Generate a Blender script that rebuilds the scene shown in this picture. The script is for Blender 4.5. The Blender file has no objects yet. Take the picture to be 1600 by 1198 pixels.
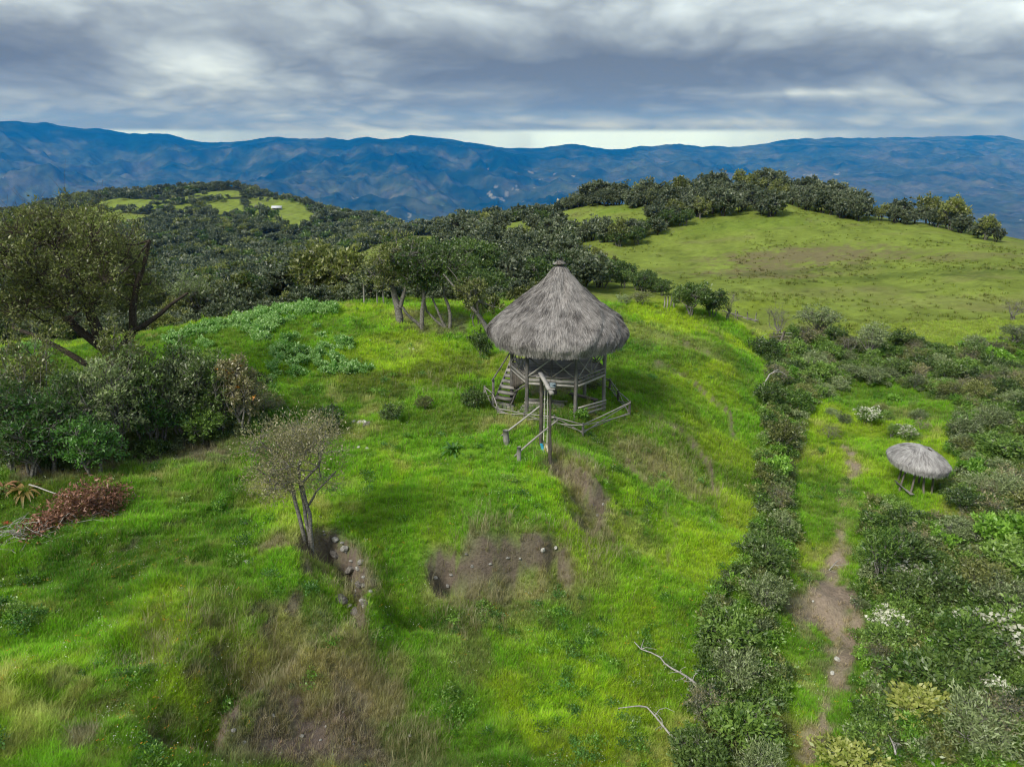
import bpy, math, random
import numpy as np
from mathutils import Vector, Matrix, Euler
DENOISE = True
random.seed(7); RNG = np.random.default_rng(11)
S = bpy.context.scene
COL = S.collection
# ------------------------------------------------------------------ camera
CAM_Z = 14.0
PITCH = math.radians(18.8)
F = 1140.0 / 1600.0                       # focal length in frame widths
cam_d = bpy.data.cameras.new('camera')
cam_d.sensor_width = 36.0; cam_d.lens = 36.0 * F
cam_d.clip_start = 0.3; cam_d.clip_end = 90000.0
cam = bpy.data.objects.new('camera', cam_d); COL.objects.link(cam)
cam.location = (0, 0, CAM_Z); cam.rotation_euler = (math.pi/2 - PITCH, 0, 0)
S.camera = cam
# ------------------------------------------------------------------ colour management
S.view_settings.view_transform = 'Standard'; S.view_settings.look = 'None'
S.view_settings.gamma = 1.0; S.view_settings.use_curve_mapping = False
S.view_settings.exposure = 0.74
S.cycles.use_denoising = DENOISE

S.render.filter_size = 1.1; S.cycles.filter_width = 1.1; S.cycles.max_bounces = 6; S.cycles.diffuse_bounces = 3; S.cycles.glossy_bounces = 2
S.cycles.transmission_bounces = 3; S.cycles.transparent_max_bounces = 8; S.cycles.volume_bounces = 1
# ------------------------------------------------------------------ node helper
class NT:
    def __init__(s, tree): s.t = tree; s.n = tree.nodes; s.l = tree.links
    def node(s, typ, **kw):
        nd = s.n.new(typ)
        for k, v in kw.items(): setattr(nd, k, v)
        return nd
    def link(s, a, b): s.l.new(a, b)
    def inp(s, sock, v):
        if hasattr(v, 'links') or isinstance(v, bpy.types.NodeSocket): s.l.new(v, sock)
        else: sock.default_value = v
    def math(s, op, a, b=None, c=None, clamp=False):
        nd = s.n.new('ShaderNodeMath'); nd.operation = op; nd.use_clamp = clamp
        s.inp(nd.inputs[0], a)
        if b is not None: s.inp(nd.inputs[1], b)
        if c is not None: s.inp(nd.inputs[2], c)
        return nd.outputs[0]
    def noise(s, vec, scale, detail=4, rough=0.55, dist=0.0, lac=2.0):
        nd = s.n.new('ShaderNodeTexNoise'); 
        if vec is not None: s.l.new(vec, nd.inputs['Vector'])
        nd.inputs['Scale'].default_value = scale; nd.inputs['Detail'].default_value = detail
        nd.inputs['Roughness'].default_value = rough; nd.inputs['Distortion'].default_value = dist
        nd.inputs['Lacunarity'].default_value = lac
        return nd.outputs['Fac']
    def mix(s, f, a, b, blend='MIX'):
        nd = s.n.new('ShaderNodeMix'); nd.data_type = 'RGBA'; nd.blend_type = blend
        s.inp(nd.inputs[0], f)
        for sk, v in ((nd.inputs[6], a), (nd.inputs[7], b)):
            if isinstance(v, (tuple, list)): v = tuple(v) + (1,) * (4 - len(v))
            s.inp(sk, v)
        return nd.outputs[2]
    def ramp(s, f, stops, interp='LINEAR'):
        nd = s.n.new('ShaderNodeValToRGB'); nd.color_ramp.interpolation = interp
        e = nd.color_ramp.elements
        while len(e) < len(stops): e.new(0.5)
        for k, (p, c) in enumerate(stops):
            e[k].position = p
            e[k].color = (c, c, c, 1) if isinstance(c, (int, float)) else tuple(c) + (1,) * (4 - len(c))
        s.inp(nd.inputs[0], f)
        return nd.outputs[0]
    def smooth(s, v, a, b):
        nd = s.n.new('ShaderNodeMapRange'); nd.interpolation_type = 'SMOOTHSTEP'
        s.inp(nd.inputs[0], v); nd.inputs[1].default_value = a; nd.inputs[2].default_value = b
        return nd.outputs[0]
# ------------------------------------------------------------------ sky: Nishita behind a broken overcast of layered cloud
SUN_EL, SUN_AZ = math.radians(43), math.radians(222)      # azimuth from +Y, clockwise: behind the camera and a little left
w = bpy.data.worlds.new('World'); S.world = w; w.use_nodes = True
nt = NT(w.node_tree); nt.n.clear()
out = nt.node('ShaderNodeOutputWorld')
sky = nt.node('ShaderNodeTexSky', sky_type='NISHITA'); sky.sun_disc = False
sky.sun_elevation = SUN_EL; sky.sun_rotation = SUN_AZ; sky.altitude = 2500
tc = nt.node('ShaderNodeTexCoord')
sep = nt.node('ShaderNodeSeparateXYZ'); nt.link(tc.outputs['Generated'], sep.inputs[0])
X, Y, Z = sep.outputs
zz = nt.math('ADD', nt.math('MAXIMUM', Z, 0.0), 0.25)
cu = nt.math('DIVIDE', X, zz); cv = nt.math('DIVIDE', Y, zz)
cmb = nt.node('ShaderNodeCombineXYZ'); nt.link(cu, cmb.inputs[0]); nt.link(cv, cmb.inputs[1]); cmb.inputs[2].default_value = 3.1
P = cmb.outputs[0]
warp = nt.node('ShaderNodeTexNoise'); nt.link(P, warp.inputs['Vector']); warp.inputs['Scale'].default_value = 0.9; warp.inputs['Detail'].default_value = 3
wv = nt.node('ShaderNodeVectorMath', operation='MULTIPLY_ADD')
nt.link(warp.outputs['Color'], wv.inputs[0]); wv.inputs[1].default_value = (.55, .55, 0); nt.link(P, wv.inputs[2])
PW = wv.outputs[0]
n1 = nt.noise(PW, 0.95, 3, 0.5)
def billow(scale, detail):
    n = nt.noise(PW, scale, detail, .5); return nt.math('MULTIPLY', nt.math('ABSOLUTE', nt.math('SUBTRACT', n, .5)), 4.0)
b1 = billow(1.9, 2); b2 = billow(4.6, 3); b3 = nt.noise(PW, 8, 6, .5)
n2 = nt.math('ADD', nt.math('ADD', nt.math('MULTIPLY', b1, .45), nt.math('MULTIPLY', b2, .25)), nt.math('MULTIPLY', b3, .40))
n3 = nt.noise(PW, 0.25, 2, 0.5)
def lobe(az_deg, el_deg, saz, sel):
    """a soft elliptical lump in the sky at an azimuth and elevation"""
    az = nt.math('ARCTAN2', X, Y); el = nt.math('ARCSINE', Z)
    a = nt.math('DIVIDE', nt.math('SUBTRACT', az, math.radians(az_deg)), math.radians(saz))
    b = nt.math('DIVIDE', nt.math('SUBTRACT', el, math.radians(el_deg)), math.radians(sel))
    r2 = nt.math('ADD', nt.math('MULTIPLY', a, a), nt.math('MULTIPLY', b, b))
    return nt.math('EXPONENT', nt.math('MULTIPLY', r2, -1.0))
# brightness field of the cloud base, higher = thinner, brighter cloud
fld = nt.math('ADD', nt.math('MULTIPLY', nt.math('SUBTRACT', n1, 0.5), .9), nt.math('MULTIPLY', nt.math('SUBTRACT', n2, 0.5), 0.90))
fld = nt.math('ADD', fld, nt.math('MULTIPLY', nt.math('SUBTRACT', n3, 0.5), 0.35))
el = nt.math('ARCSINE', Z)
# darker belt a few degrees above the mountains, brighter towards the zenith
belt = nt.smooth(el, math.radians(4.2), math.radians(9.5))
fld = nt.math('ADD', fld, nt.math('MULTIPLY', belt, 0.34))
for (a, e, sa, se, amp) in ((10, 8.6, 24, 1.5, .10), (31, 7.0, 9, 2.4, .18), (-35, 8.2, 8, 1.6, .12), (-8, 7.6, 8, 1.2, .10), (-34, 4.7, 10, 1.0, -.36), (-22, 4.3, 4.6, 1.1, .62), (-20, 3.2, 5, .6, .2),
                            (2, 4.1, 17, 1.5, -.40), (20, 4.6, 13, 1.2, -.26), (-11, 6.2, 8, 1.1, -.18), (-27, 2.0, 10, .7, .22), (21, 2.7, 7, .32, .45), (4, 1.9, 15, .7, -.20), (12, .9, 16, .3, .22), (33, 2.2, 6, .5, .15)):
    fld = nt.math('ADD', fld, nt.math('MULTIPLY', lobe(a, e, sa, se), amp))
fac = nt.math('ADD', nt.math('MULTIPLY', fld, 0.80), 0.40, clamp=True)
cloud = nt.ramp(fac, [(0.0, (.088, .100, .115)), (.25, (.138, .158, .178)), (.5, (.240, .275, .300)), (.75, (.40, .455, .480)), (1.0, (.585, .665, .69))])
# ragged bright strip under the far edge of the cloud
gapn = nt.noise(PW, 0.6, 5, .6)
strip = nt.math('MULTIPLY', nt.smooth(el, math.radians(.48), math.radians(.08)), 1.0)
gl = nt.math('ADD', lobe(-27, 0, 6, 3), nt.math('ADD', lobe(8, 0, 13, 3), nt.math('MULTIPLY', lobe(0, 0, 30, 3), .2)), clamp=True)
strip = nt.math('MULTIPLY', nt.math('MULTIPLY', strip, gl), nt.smooth(gapn, .30, .55))
cloud = nt.mix(strip, cloud, (.50, .68, .92))
bg1 = nt.node('ShaderNodeBackground'); nt.link(sky.outputs[0], bg1.inputs[0]); bg1.inputs[1].default_value = 0.06
bg2 = nt.node('ShaderNodeBackground'); nt.link(cloud, bg2.inputs[0]); bg2.inputs[1].default_value = 1.0
mx = nt.node('ShaderNodeMixShader'); mx.inputs[0].default_value = 0.93
nt.link(bg1.outputs[0], mx.inputs[1]); nt.link(bg2.outputs[0], mx.inputs[2]); nt.link(mx.outputs[0], out.inputs[0])
# ------------------------------------------------------------------ sun through thin cloud
sd = bpy.data.lights.new('sun', 'SUN'); sd.energy = 2.3; sd.angle = math.radians(14); sd.color = (1.0, .955, .88)
sun = bpy.data.objects.new('sun', sd); COL.objects.link(sun)
dirv = Vector((math.sin(SUN_AZ)*math.cos(SUN_EL), math.cos(SUN_AZ)*math.cos(SUN_EL), math.sin(SUN_EL)))
sun.rotation_euler = dirv.to_track_quat('Z', 'Y').to_euler(); sun.location = dirv * 60
# ------------------------------------------------------------------ numpy noise
def _hash(ix, iy, seed):
    h = (ix.astype(np.int64) * 374761393 + iy.astype(np.int64) * 668265263 + seed * 974634777) & 0xFFFFFFFF
    h = ((h ^ (h >> 13)) * 1274126177) & 0xFFFFFFFF
    h = ((h ^ (h >> 16)) * 2246822519) & 0xFFFFFFFF
    return ((h ^ (h >> 15)) & 0xFFFFFF) / float(0xFFFFFF)
def vnoise(x, y, seed=0):
    x = np.asarray(x, float); y = np.asarray(y, float)
    ix = np.floor(x); iy = np.floor(y); fx = x-ix; fy = y-iy
    fx = fx*fx*fx*(fx*(fx*6-15)+10); fy = fy*fy*fy*(fy*(fy*6-15)+10)
    a = _hash(ix, iy, seed); b = _hash(ix+1, iy, seed); c = _hash(ix, iy+1, seed); d = _hash(ix+1, iy+1, seed)
    return (a*(1-fx)+b*fx)*(1-fy)+(c*(1-fx)+d*fx)*fy
def fbm(x, y, oct=4, seed=0, gain=.5):
    s = 0; a = 1; t = 0
    ca, sa = math.cos(.6), math.sin(.6)
    for k in range(oct):
        s = s + a*(vnoise(x, y, seed+k*17)-.5); t += a; a *= gain
        x, y = (x*ca-y*sa)*2.03+11.3, (x*sa+y*ca)*2.03+5.7
    return s/t*2      # about -1..1
def ridged(x, y, oct=5, seed=0, gain=.5):
    s = 0; a = 1; t = 0; ca, sa = math.cos(.6), math.sin(.6)
    for k in range(oct):
        n = 1-np.abs(vnoise(x, y, seed+k*17)*2-1); s = s+a*n*n; t += a; a *= gain
        x, y = (x*ca-y*sa)*2.03+11.3, (x*sa+y*ca)*2.03+5.7
    return s/t
def sstep(v, a, b):
    t = np.clip((v-a)/(b-a), 0, 1); return t*t*(3-2*t)
# ------------------------------------------------------------------ surveyed points
def slope_at(px, py):
    """bearing of a sight line: sideways and downward metres per metre forward"""
    u = (px-800)/1140.0; v = (599-py)/1140.0
    dy = math.cos(PITCH)+v*math.sin(PITCH); dz = -math.sin(PITCH)+v*math.cos(PITCH)
    return u/dy, dz/dy
def at_y(px, py, y):
    a, b = slope_at(px, py); return (a*y, y, CAM_Z+b*y)
def at_z(px, py, z):
    a, b = slope_at(px, py); y = (z-CAM_Z)/b; return (a*y, y, z)
ctrl = []
for (px, py, z) in [
    (0,1198,0),(200,1198,-.3),(330,1198,-.8),(420,1198,-1.9),(600,1198,-3),(800,1198,-3.3),(1000,1198,-3.9),(1150,1198,-4.6),(1260,1198,-5.2),(1400,1198,-4.7),(1600,1198,-4.2),
    (0,1080,0),(200,1080,0),(340,1090,-.3),(440,1080,-1.3),(600,1090,-2.6),
    (0,980,.05),(200,980,.1),(400,980,0),(500,985,-.4),(600,1000,-2.1),(700,1000,-2.3),(800,1000,-2.6),(1000,1000,-3.2),(1150,1000,-3.9),(1300,1000,-5),(1450,1000,-4.5),(1600,1000,-4.2),
    (0,870,.2),(200,870,.15),(400,870,.1),(500,860,.35),(545,900,.15),(575,960,-.6),(610,930,-1.5),(620,880,-1.0),(660,840,-.35),(640,800,-.1),
    (760,840,-.15),(700,905,-1.6),(800,905,-1.75),(850,850,-.5),(880,890,-1.7),(905,800,-.35),(950,815,-1.9),(930,760,-.35),(1000,900,-2.3),(1100,900,-2.9),(1180,880,-3.5),(1300,880,-4.9),(1420,880,-4.5),(1600,880,-4.2),
    (300,750,.25),(500,750,.15),(700,750,.1),(820,740,.05),(880,720,-.1),(985,760,-1.6),(1060,760,-2.4),(1130,760,-3.0),(1185,760,-3.5),(1250,760,-4.4),(1340,760,-4.5),(1432,770,-4.5),(1600,760,-4.3),
    (300,680,.2),(500,650,.3),(650,650,.25),(780,650,.2),(870,640,.15),(820,650,.35),(895,656,.3),(944,646,-.0),(800,632,.05),(985,655,-.3),(1050,650,-1.2),(1120,650,-2.2),(1180,650,-3.2),(1240,650,-4.6),(1340,690,-4.5),(1450,650,-5),(1600,650,-4.9),
    (450,560,.3),(600,560,.4),(760,560,.2),(900,560,.1),(1000,560,-.05),(1100,560,-.9),(1160,560,-2.0),(1185,560,-3.2),(1250,570,-5.0),(1400,575,-6),(1600,575,-5.8),
    (350,600,.1),(200,640,.0),(50,660,-.3),(60,560,-.6),
    (280,532,-.3),(380,505,-.1),(470,483,0),(560,480,.3),(640,480,.4),(720,482,.3),(850,480,.2),(1000,480,.1),(1100,495,-.4),(1150,510,-1.3),(1190,530,-3.0)]:
    ctrl.append(at_z(px, py, z))
for (px, py, y) in [
    # pasture behind the ridge on the right, and the hill
    (1000,466,98),(1150,470,95),(1250,500,84),(1350,530,70),(1480,530,70),(1600,540,66),(1600,480,90),(1450,480,92),(1300,470,100),
    (980,430,130),(1100,430,125),(1250,420,128),(1400,420,122),(1600,430,108),(1150,380,158),(1010,390,160),(1300,370,158),(1450,380,145),(1600,400,125),
    (1230,340,178),(1340,343,176),(1450,354,166),(1540,377,150),(1600,393,136),(1100,345,182),(1040,358,176),
    (1160,322,200),(1130,300,222),(1250,300,222),(1010,318,215),(950,345,190),(890,372,180),(930,318,225),(900,330,218),(1330,335,205),
    (840,345,225),(775,358,245),(880,395,160),(820,400,180),(760,400,190),(930,440,115),(850,440,115),(760,440,105),(680,430,110),
    # left: wooded slope, the low green hills and the big hill
    (600,460,80),(470,460,90),(350,470,95),(250,470,95),(60,560,60),(0,520,72),(100,500,85),
    (640,385,330),(560,395,330),(600,420,240),(500,420,260),(690,380,300),(700,360,420),(600,345,560),(780,340,430),
    (350,430,330),(250,430,330),(150,420,330),(30,420,320),(300,380,470),(450,380,440),(150,370,470),(500,340,620),(560,350,600),(620,357,560),
    (450,320,660),(370,297,720),(300,300,710),(200,312,690),(100,328,640),(30,335,600),(430,335,620),(250,340,600),(130,350,560),(480,325,650),(330,325,640)]:
    ctrl.append(at_y(px, py, y))
for p in [(-40,0,1),(-20,0,0.5),(0,0,-3.0),(8,0,-4.8),(15,2,-5.4),(40,0,-3),(-12,9,0.2),(0,9,-3.1),(9,9,-5.0),(20,9,-4.3),(-60,20,1),(60,20,-2),(60,40,-4),(80,60,-5),(-60,45,-2),
          (-30,78,-8),(-10,80,-7),(5,78,-5),(18,70,-6),(-55,75,-10),(-100,110,-18),(-60,130,-24),(-20,130,-20),(-90,200,-38),(-20,180,-25),
          (0,260,-32),(60,300,-45),(120,300,-50),(120,240,-30),(180,220,-30),(60,240,-20),(200,150,-16),(150,120,-9),(100,100,-7),(250,200,-60),
          (0,340,-52),(0,500,-75),(100,500,-110),(300,400,-120),(-250,100,-20),(-350,300,-50),(-500,500,-60),(-600,800,-90),(-200,900,-110),(0,900,-150),(300,900,-190),(700,700,-190),
          (-250,790,-50),(-400,760,-42),(-100,700,-95),(-700,1300,-210),(0,1300,-230),(700,1300,-260),(1200,1300,-260),(-1400,1300,-230)]:
    ctrl.append(p)
ctrl = np.array(ctrl, float)
W0 = 25.0
def _warp(x, y):
    return np.stack([x/(y+W0), np.log(y+W0)], -1)
_cw = _warp(ctrl[:, 0], ctrl[:, 1]); _cq = (ctrl[:, 2]-CAM_Z)/(ctrl[:, 1]+W0)
def _ker(d):      # between thin plate and linear: follows the scarps without overshoot
    return d**1.3
_n = len(ctrl); _A = np.zeros((_n+3, _n+3))
_d = np.linalg.norm(_cw[:, None]-_cw[None], axis=-1)
_A[:_n, :_n] = -_ker(_d)+np.eye(_n)*-2e-4*0 + np.eye(_n)*1e-3; _A[:_n, _n] = 1; _A[:_n, _n+1:] = _cw; _A[_n, :_n] = 1; _A[_n+1:, :_n] = _cw.T
_sol = np.linalg.solve(_A, np.r_[_cq, 0, 0, 0])
def base_h(x, y):
    x = np.asarray(x, float); y = np.asarray(y, float); sh = x.shape
    q = _warp(x.ravel(), y.ravel()); o = np.empty(len(q))
    for k in range(0, len(q), 20000):
        p = q[k:k+20000]
        d = np.sqrt(((p[:, None, 0]-_cw[None, :, 0])**2)+((p[:, None, 1]-_cw[None, :, 1])**2))
        o[k:k+20000] = -_ker(d)@_sol[:_n]+_sol[_n]+p@_sol[_n+1:]
    return (CAM_Z+o.reshape(sh)*(y+W0))
HUT = np.array([2.42, 36.8])
def height(x, y):
    x = np.asarray(x, float); y = np.asarray(y, float)
    z = base_h(x, y)
    near = 1-sstep(y, 60, 130)
    calm = sstep(np.hypot(x-HUT[0], y-HUT[1]), 2.2, 5.5)
    # tussocks and cattle terracettes near by, broader lumps far off
    lump = .46*fbm(x/2.6, y/2.0, 3, 3)+.32*(1-np.abs(fbm(x/1.5, y/.8, 2, 9)))
    rough = .35*fbm(x/6.5, y/5.2, 3, 31)
    z = z+near*(.25+.75*calm)*(lump+rough*.7)
    z = z+scarp_drop(x, y)
    far = sstep(y, 70, 400)
    z = z+far*(3.2*fbm(x/60, y/60, 4, 41)+(y/600)*6*fbm(x/160, y/160, 3, 43))
    z = z+sstep(y, 60, 110)*(.5*fbm(x/14, y/14, 3, 47))
    return z
def G0(px, py):
    a, b = slope_at(px, py); ys = np.geomspace(9, 120, 900); g = base_h(a*ys, ys); k = int(np.argmax(CAM_Z+b*ys < g)); return np.array([a*ys[k], ys[k]])
SCARPS = []      # little cut banks: crest line, drop, how far the lower side takes to level out; the lower side is right of the line's direction
for pts, d_, run in [
    ([(500,830),(530,843),(554,868),(572,905),(579,945),(566,985),(520,1012),(455,1058),(395,1095),(355,1140),(330,1198)], 1.25, 2.6),
    ([(880,838),(830,848),(790,862),(740,866),(700,872),(655,884)], -1.1, 2.4), ([(885,722),(905,742),(930,765),(950,795),(945,835),(915,855)], 1.1, 2.4),
    ([(990,640),(1060,670),(1110,720),(1130,790)], .5, 2.2), ([(1010,560),(1080,590),(1140,640),(1160,700)], .45, 2.0), ([(1000,520),(1080,540),(1140,570)], .4, 2.4), ([(960,700),(1030,760),(1060,830),(1050,900)], .35, 2.2),
    ([(0,905),(120,880),(230,842),(330,800),(420,772)], .28, 1.6), ([(200,1000),(300,985),(370,950),(440,930)], .2, 1.4), ([(620,700),(700,705),(790,735),(830,745)], .25, 1.6), ([(60,1110),(150,1095),(240,1060)], .25, 1.4)]:
    SCARPS.append((np.array([G0(*p) for p in pts]), d_, run))
def scarp_drop(x, y):
    out = np.zeros(np.shape(x))
    for P, d_, run in SCARPS:
        lo, hi = P.min(0)-4, P.max(0)+4; m = (x > lo[0]) & (x < hi[0]) & (y > lo[1]) & (y < hi[1])
        if not m.any(): continue
        X_, Y_ = x[m], y[m]; best = np.full(X_.shape, 1e9); sg = np.zeros(X_.shape); al = np.zeros(X_.shape); L = 0; seg = np.linalg.norm(np.diff(P, axis=0), axis=1); T = seg.sum()
        for i in range(len(P)-1):
            a, b = P[i], P[i+1]; ab = b-a; l2 = ab@ab; t = np.clip(((X_-a[0])*ab[0]+(Y_-a[1])*ab[1])/l2, 0, 1); dx, dy = X_-a[0]-t*ab[0], Y_-a[1]-t*ab[1]; dd = np.hypot(dx, dy)
            c = -(ab[0]*(Y_-a[1])-ab[1]*(X_-a[0])); k = dd < best; best[k] = dd[k]; sg[k] = np.sign(c)[k]; al[k] = (L+t[k]*seg[i]); L += seg[i]
        s = best*sg*np.sign(d_)+.22*fbm(X_/.6, Y_/.6, 2, 55); e = sstep(al, 0, .9)*sstep(T-al, 0, .9)*(1-sstep(best, 3, 4))
        out[m] += -abs(d_)*e*sstep(s, -.02, .45)*(1-sstep(s, .6, run))+.10*abs(d_)*e*np.exp(-((s+.25)/.3)**2)
    return out
def hz(x, y): return float(height(np.array([x]), np.array([y]))[0])
def G(px, py, ymin=9, ymax=900):
    """where a sight line first meets the ground"""
    a, b = slope_at(px, py)
    ys = np.geomspace(ymin, ymax, 500); g = height(a*ys, ys); r = CAM_Z+b*ys
    k = np.argmax(r < g)
    if not (r < g).any(): k = int(np.argmin(np.abs(r-g)))
    if k > 0:
        yy = np.linspace(ys[k-1], ys[k], 20); g = height(a*yy, yy); r = CAM_Z+b*yy; j = int(np.argmax(r < g)) if (r < g).any() else 19; y = yy[j]
    else: y = ys[0]
    return np.array([a*y, y, hz(a*y, y)])
def height_above(px_top, py_top, p):
    """how tall a thing standing at p must be to reach a sight line"""
    return CAM_Z+slope_at(px_top, py_top)[1]*p[1]-p[2]
# ------------------------------------------------------------------ mesh helpers
def mesh_np(name, V, faces=None, tris=None, quads=None, smooth=False, mat=None, attrs=None, fmat=None):
    """fast mesh from arrays; quads (n,4) and / or tris (n,3)"""
    me = bpy.data.meshes.new(name); V = np.asarray(V, np.float32)
    loops = []; starts = []; n = 0
    if quads is not None and len(quads): q = np.asarray(quads, np.int32); loops.append(q.ravel()); starts.append(n+np.arange(len(q))*4); n += q.size
    if tris is not None and len(tris): t = np.asarray(tris, np.int32); loops.append(t.ravel()); starts.append(n+np.arange(len(t))*3); n += t.size
    me.vertices.add(len(V)); me.vertices.foreach_set('co', V.ravel())
    if loops:
        L = np.concatenate(loops); st = np.concatenate(starts)
        me.loops.add(len(L)); me.loops.foreach_set('vertex_index', L)
        me.polygons.add(len(st)); me.polygons.foreach_set('loop_start', st.astype(np.int32))
        if smooth: me.polygons.foreach_set('use_smooth', np.ones(len(st), bool))
    me.update(calc_edges=True)
    if mat is not None:
        for m in (mat if isinstance(mat, (list, tuple)) else [mat]): me.materials.append(m)
    if fmat is not None: me.polygons.foreach_set('material_index', np.asarray(fmat, np.int32))
    for k, v in (attrs or {}).items():
        v = np.asarray(v, np.float32)
        if v.ndim == 1: a = me.attributes.new(k, 'FLOAT', 'POINT'); a.data.foreach_set('value', v)
        elif v.shape[1] == 3: a = me.attributes.new(k, 'FLOAT_VECTOR', 'POINT'); a.data.foreach_set('vector', v.ravel())
        else: a = me.attributes.new(k, 'FLOAT_COLOR', 'POINT'); a.data.foreach_set('color', v.ravel())
    return me
def link(name, me, parent=None, loc=None, **tags):
    o = bpy.data.objects.new(name, me); COL.objects.link(o)
    if parent is not None: o.parent = parent
    if loc is not None: o.location = loc
    for k, v in tags.items():
        if v is not None: o[k] = v
    return o
def root(name, loc, label, category, group=None, rz=0.0):
    o = link(name, None, loc=loc, label=label, category=category, group=group)
    o.rotation_euler = (0, 0, rz); o.empty_display_size = .3
    return o
def principled(name, rough=.85, spec=.25):
    m = bpy.data.materials.new(name); m.use_nodes = True
    nt = NT(m.node_tree); b = m.node_tree.nodes['Principled BSDF']
    b.inputs['Roughness'].default_value = rough; b.inputs['Specular IOR Level'].default_value = spec
    return m, nt, b
# ------------------------------------------------------------------ ground colours (dry reflectance of what grows or lies there)
C_VIV = np.array([.150, .305, .024]); C_DEEP = np.array([.060, .145, .016]); C_YEL = np.array([.27, .36, .022])
C_DRY = np.array([.33, .29, .15]); C_SOIL = np.array([.185, .145, .12]); C_PATH = np.array([.33, .26, .20])
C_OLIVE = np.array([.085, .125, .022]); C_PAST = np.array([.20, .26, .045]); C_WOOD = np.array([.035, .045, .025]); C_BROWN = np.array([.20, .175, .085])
def gpts(pts): return [G(*p)[:2] for p in pts]
zones = []      # (centre, radius, squash, kind, strength)
for (px, py, r, kind, s) in [
    (480,1080,1.1,'dry',.9),(530,1150,1.2,'soil',.8),(430,1140,1.1,'soil',.8),(600,1090,.9,'dry',.8),(540,1080,.6,'soil',.7),(620,1040,.6,'dry',.7),(480,1180,.9,'soil',.8),(640,1180,1.4,'soil',.4),(560,1010,.9,'dry',.7),(380,1160,.9,'soil',.6),
    (455,1000,.9,'dry',.7),(330,950,1.3,'dry',.25),(250,1010,.9,'dry',.3),(180,1110,.8,'dry',.3),(130,1150,.55,'soil',.8),(105,1060,.4,'soil',.5),(350,1040,.8,'dry',.4),(400,1075,.6,'dry',.7),(240,960,1.5,'yel',.5),(330,1010,1.2,'yel',.4),
    (690,890,.8,'soil',.8),(735,895,.8,'soil',.75),(780,885,.7,'soil',.6),(830,872,.8,'dry',.7),(680,930,.9,'dry',.5),(920,800,1.2,'soil',.75),(900,750,1.3,'dry',.85),(870,710,.8,'dry',.7),(940,830,.9,'soil',.5),
    (545,900,.8,'soil',.9),(560,935,.7,'soil',.9),(520,850,.5,'soil',.7),(430,850,.8,'soil',.8),(500,965,.7,'soil',.5),(480,870,.9,'dry',.4),(420,790,.3,'dry',.4),
    (1080,760,1.8,'dry',.5),(1000,720,1.5,'dry',.45),(880,930,1.3,'dry',.4),(720,1030,1.2,'dry',.3),(790,960,1.5,'dry',.3),(1000,860,1.3,'dry',.35),(940,900,.9,'soil',.35),(1160,800,1.2,'dry',.2),
    (680,580,3,'olive',.8),(600,600,3,'olive',.7),(740,560,2.5,'olive',.5),(560,560,2,'olive',.5),(640,545,1.6,'dry',.4),(690,505,3,'soil',.55),(640,500,2.0,'soil',.4),(1010,520,2.5,'dry',.3),(1080,540,2.2,'dry',.25),(960,600,1.5,'olive',.5),
    (1020,600,2.0,'olive',.35),(1120,570,1.5,'yel',.6),(1100,620,3,'yel',.5),(1130,700,3,'yel',.5),(1150,800,2.2,'yel',.7),(900,1100,2.2,'yel',.8),(1000,1000,2,'yel',.5),(820,1100,1.5,'yel',.6),(290,1080,1.1,'yel',.7),(1050,500,4,'yel',.8),(1150,540,2,'yel',.7),(1130,870,1.8,'yel',.6),
    (700,720,3,'viv',.9),(780,700,3,'viv',.7),(620,800,3,'viv',.6),(560,760,3,'viv',.5),(800,780,2,'viv',.6),(260,760,1.5,'viv',.5),(100,1000,1.5,'viv',.5),(1170,660,2.5,'viv',.6),(650,880,1.2,'viv',.5),(720,1130,1.2,'viv',.7),(870,1080,1.2,'viv',.5),(30,1000,1.4,'viv',.6),
    (860,600,2.6,'soil',.75),(880,630,1.5,'olive',.5),(205,715,1.8,'soil',.9),(110,730,2.0,'soil',.6),(300,700,2.5,'soil',.8),(100,690,4,'soil',.8),  # first zone: bare soil that also paints contact shade under the lookout
    
    (1265,900,1.0,'soil',.7),(1250,950,1.1,'soil',.7),
    (1300,1050,.9,'soil',.55),(1240,1060,1.0,'dry',.5),(1230,1150,1.0,'dry',.5),(1320,820,1.0,'dry',.35),(1330,790,.8,'dry',.4)]:
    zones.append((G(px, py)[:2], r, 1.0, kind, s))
_r = random.Random(5)
for line in ([(1322,698,.26,.9),(1330,715,.34,1),(1338,735,.50,1),(1322,752,.30,1),(1312,775,.24,.7),(1316,810,.26,.6),(1314,845,.34,.9),(1308,880,.45,1),(1300,915,.62,1),(1292,950,.85,1),(1300,985,.62,1),(1318,1015,.55,1),(1312,1050,.42,.9),(1292,1085,.32,.9),(1286,1120,.30,1),(1270,1160,.36,1),(1252,1198,.40,1)],
             [(1338,735,.35,1),(1352,737,.30,.9),(1362,732,.2,.7)], [(1312,880,.3,.9),(1328,920,.34,.9),(1338,960,.40,1),(1336,1000,.40,1),(1322,1035,.3,.8)], [(1275,930,.5,.7),(1262,960,.55,.7),(1255,1000,.4,.5)]):
    Q = [(G(a, b)[:2], r_, s_) for a, b, r_, s_ in line]
    for (p, r0, s0), (q, r1, s1) in zip(Q, Q[1:]):
        nn = max(2, int(np.linalg.norm(q-p)/.35))
        for t_ in range(nn):
            f = t_/nn; zones.append((p+(q-p)*f+np.array([_r.gauss(0, .07), _r.gauss(0, .07)]), (r0+(r1-r0)*f)*_r.uniform(.6, 1.2)*1.05, 1.0, 'path', (s0+(s1-s0)*f)*_r.uniform(.35, .95)))
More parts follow.
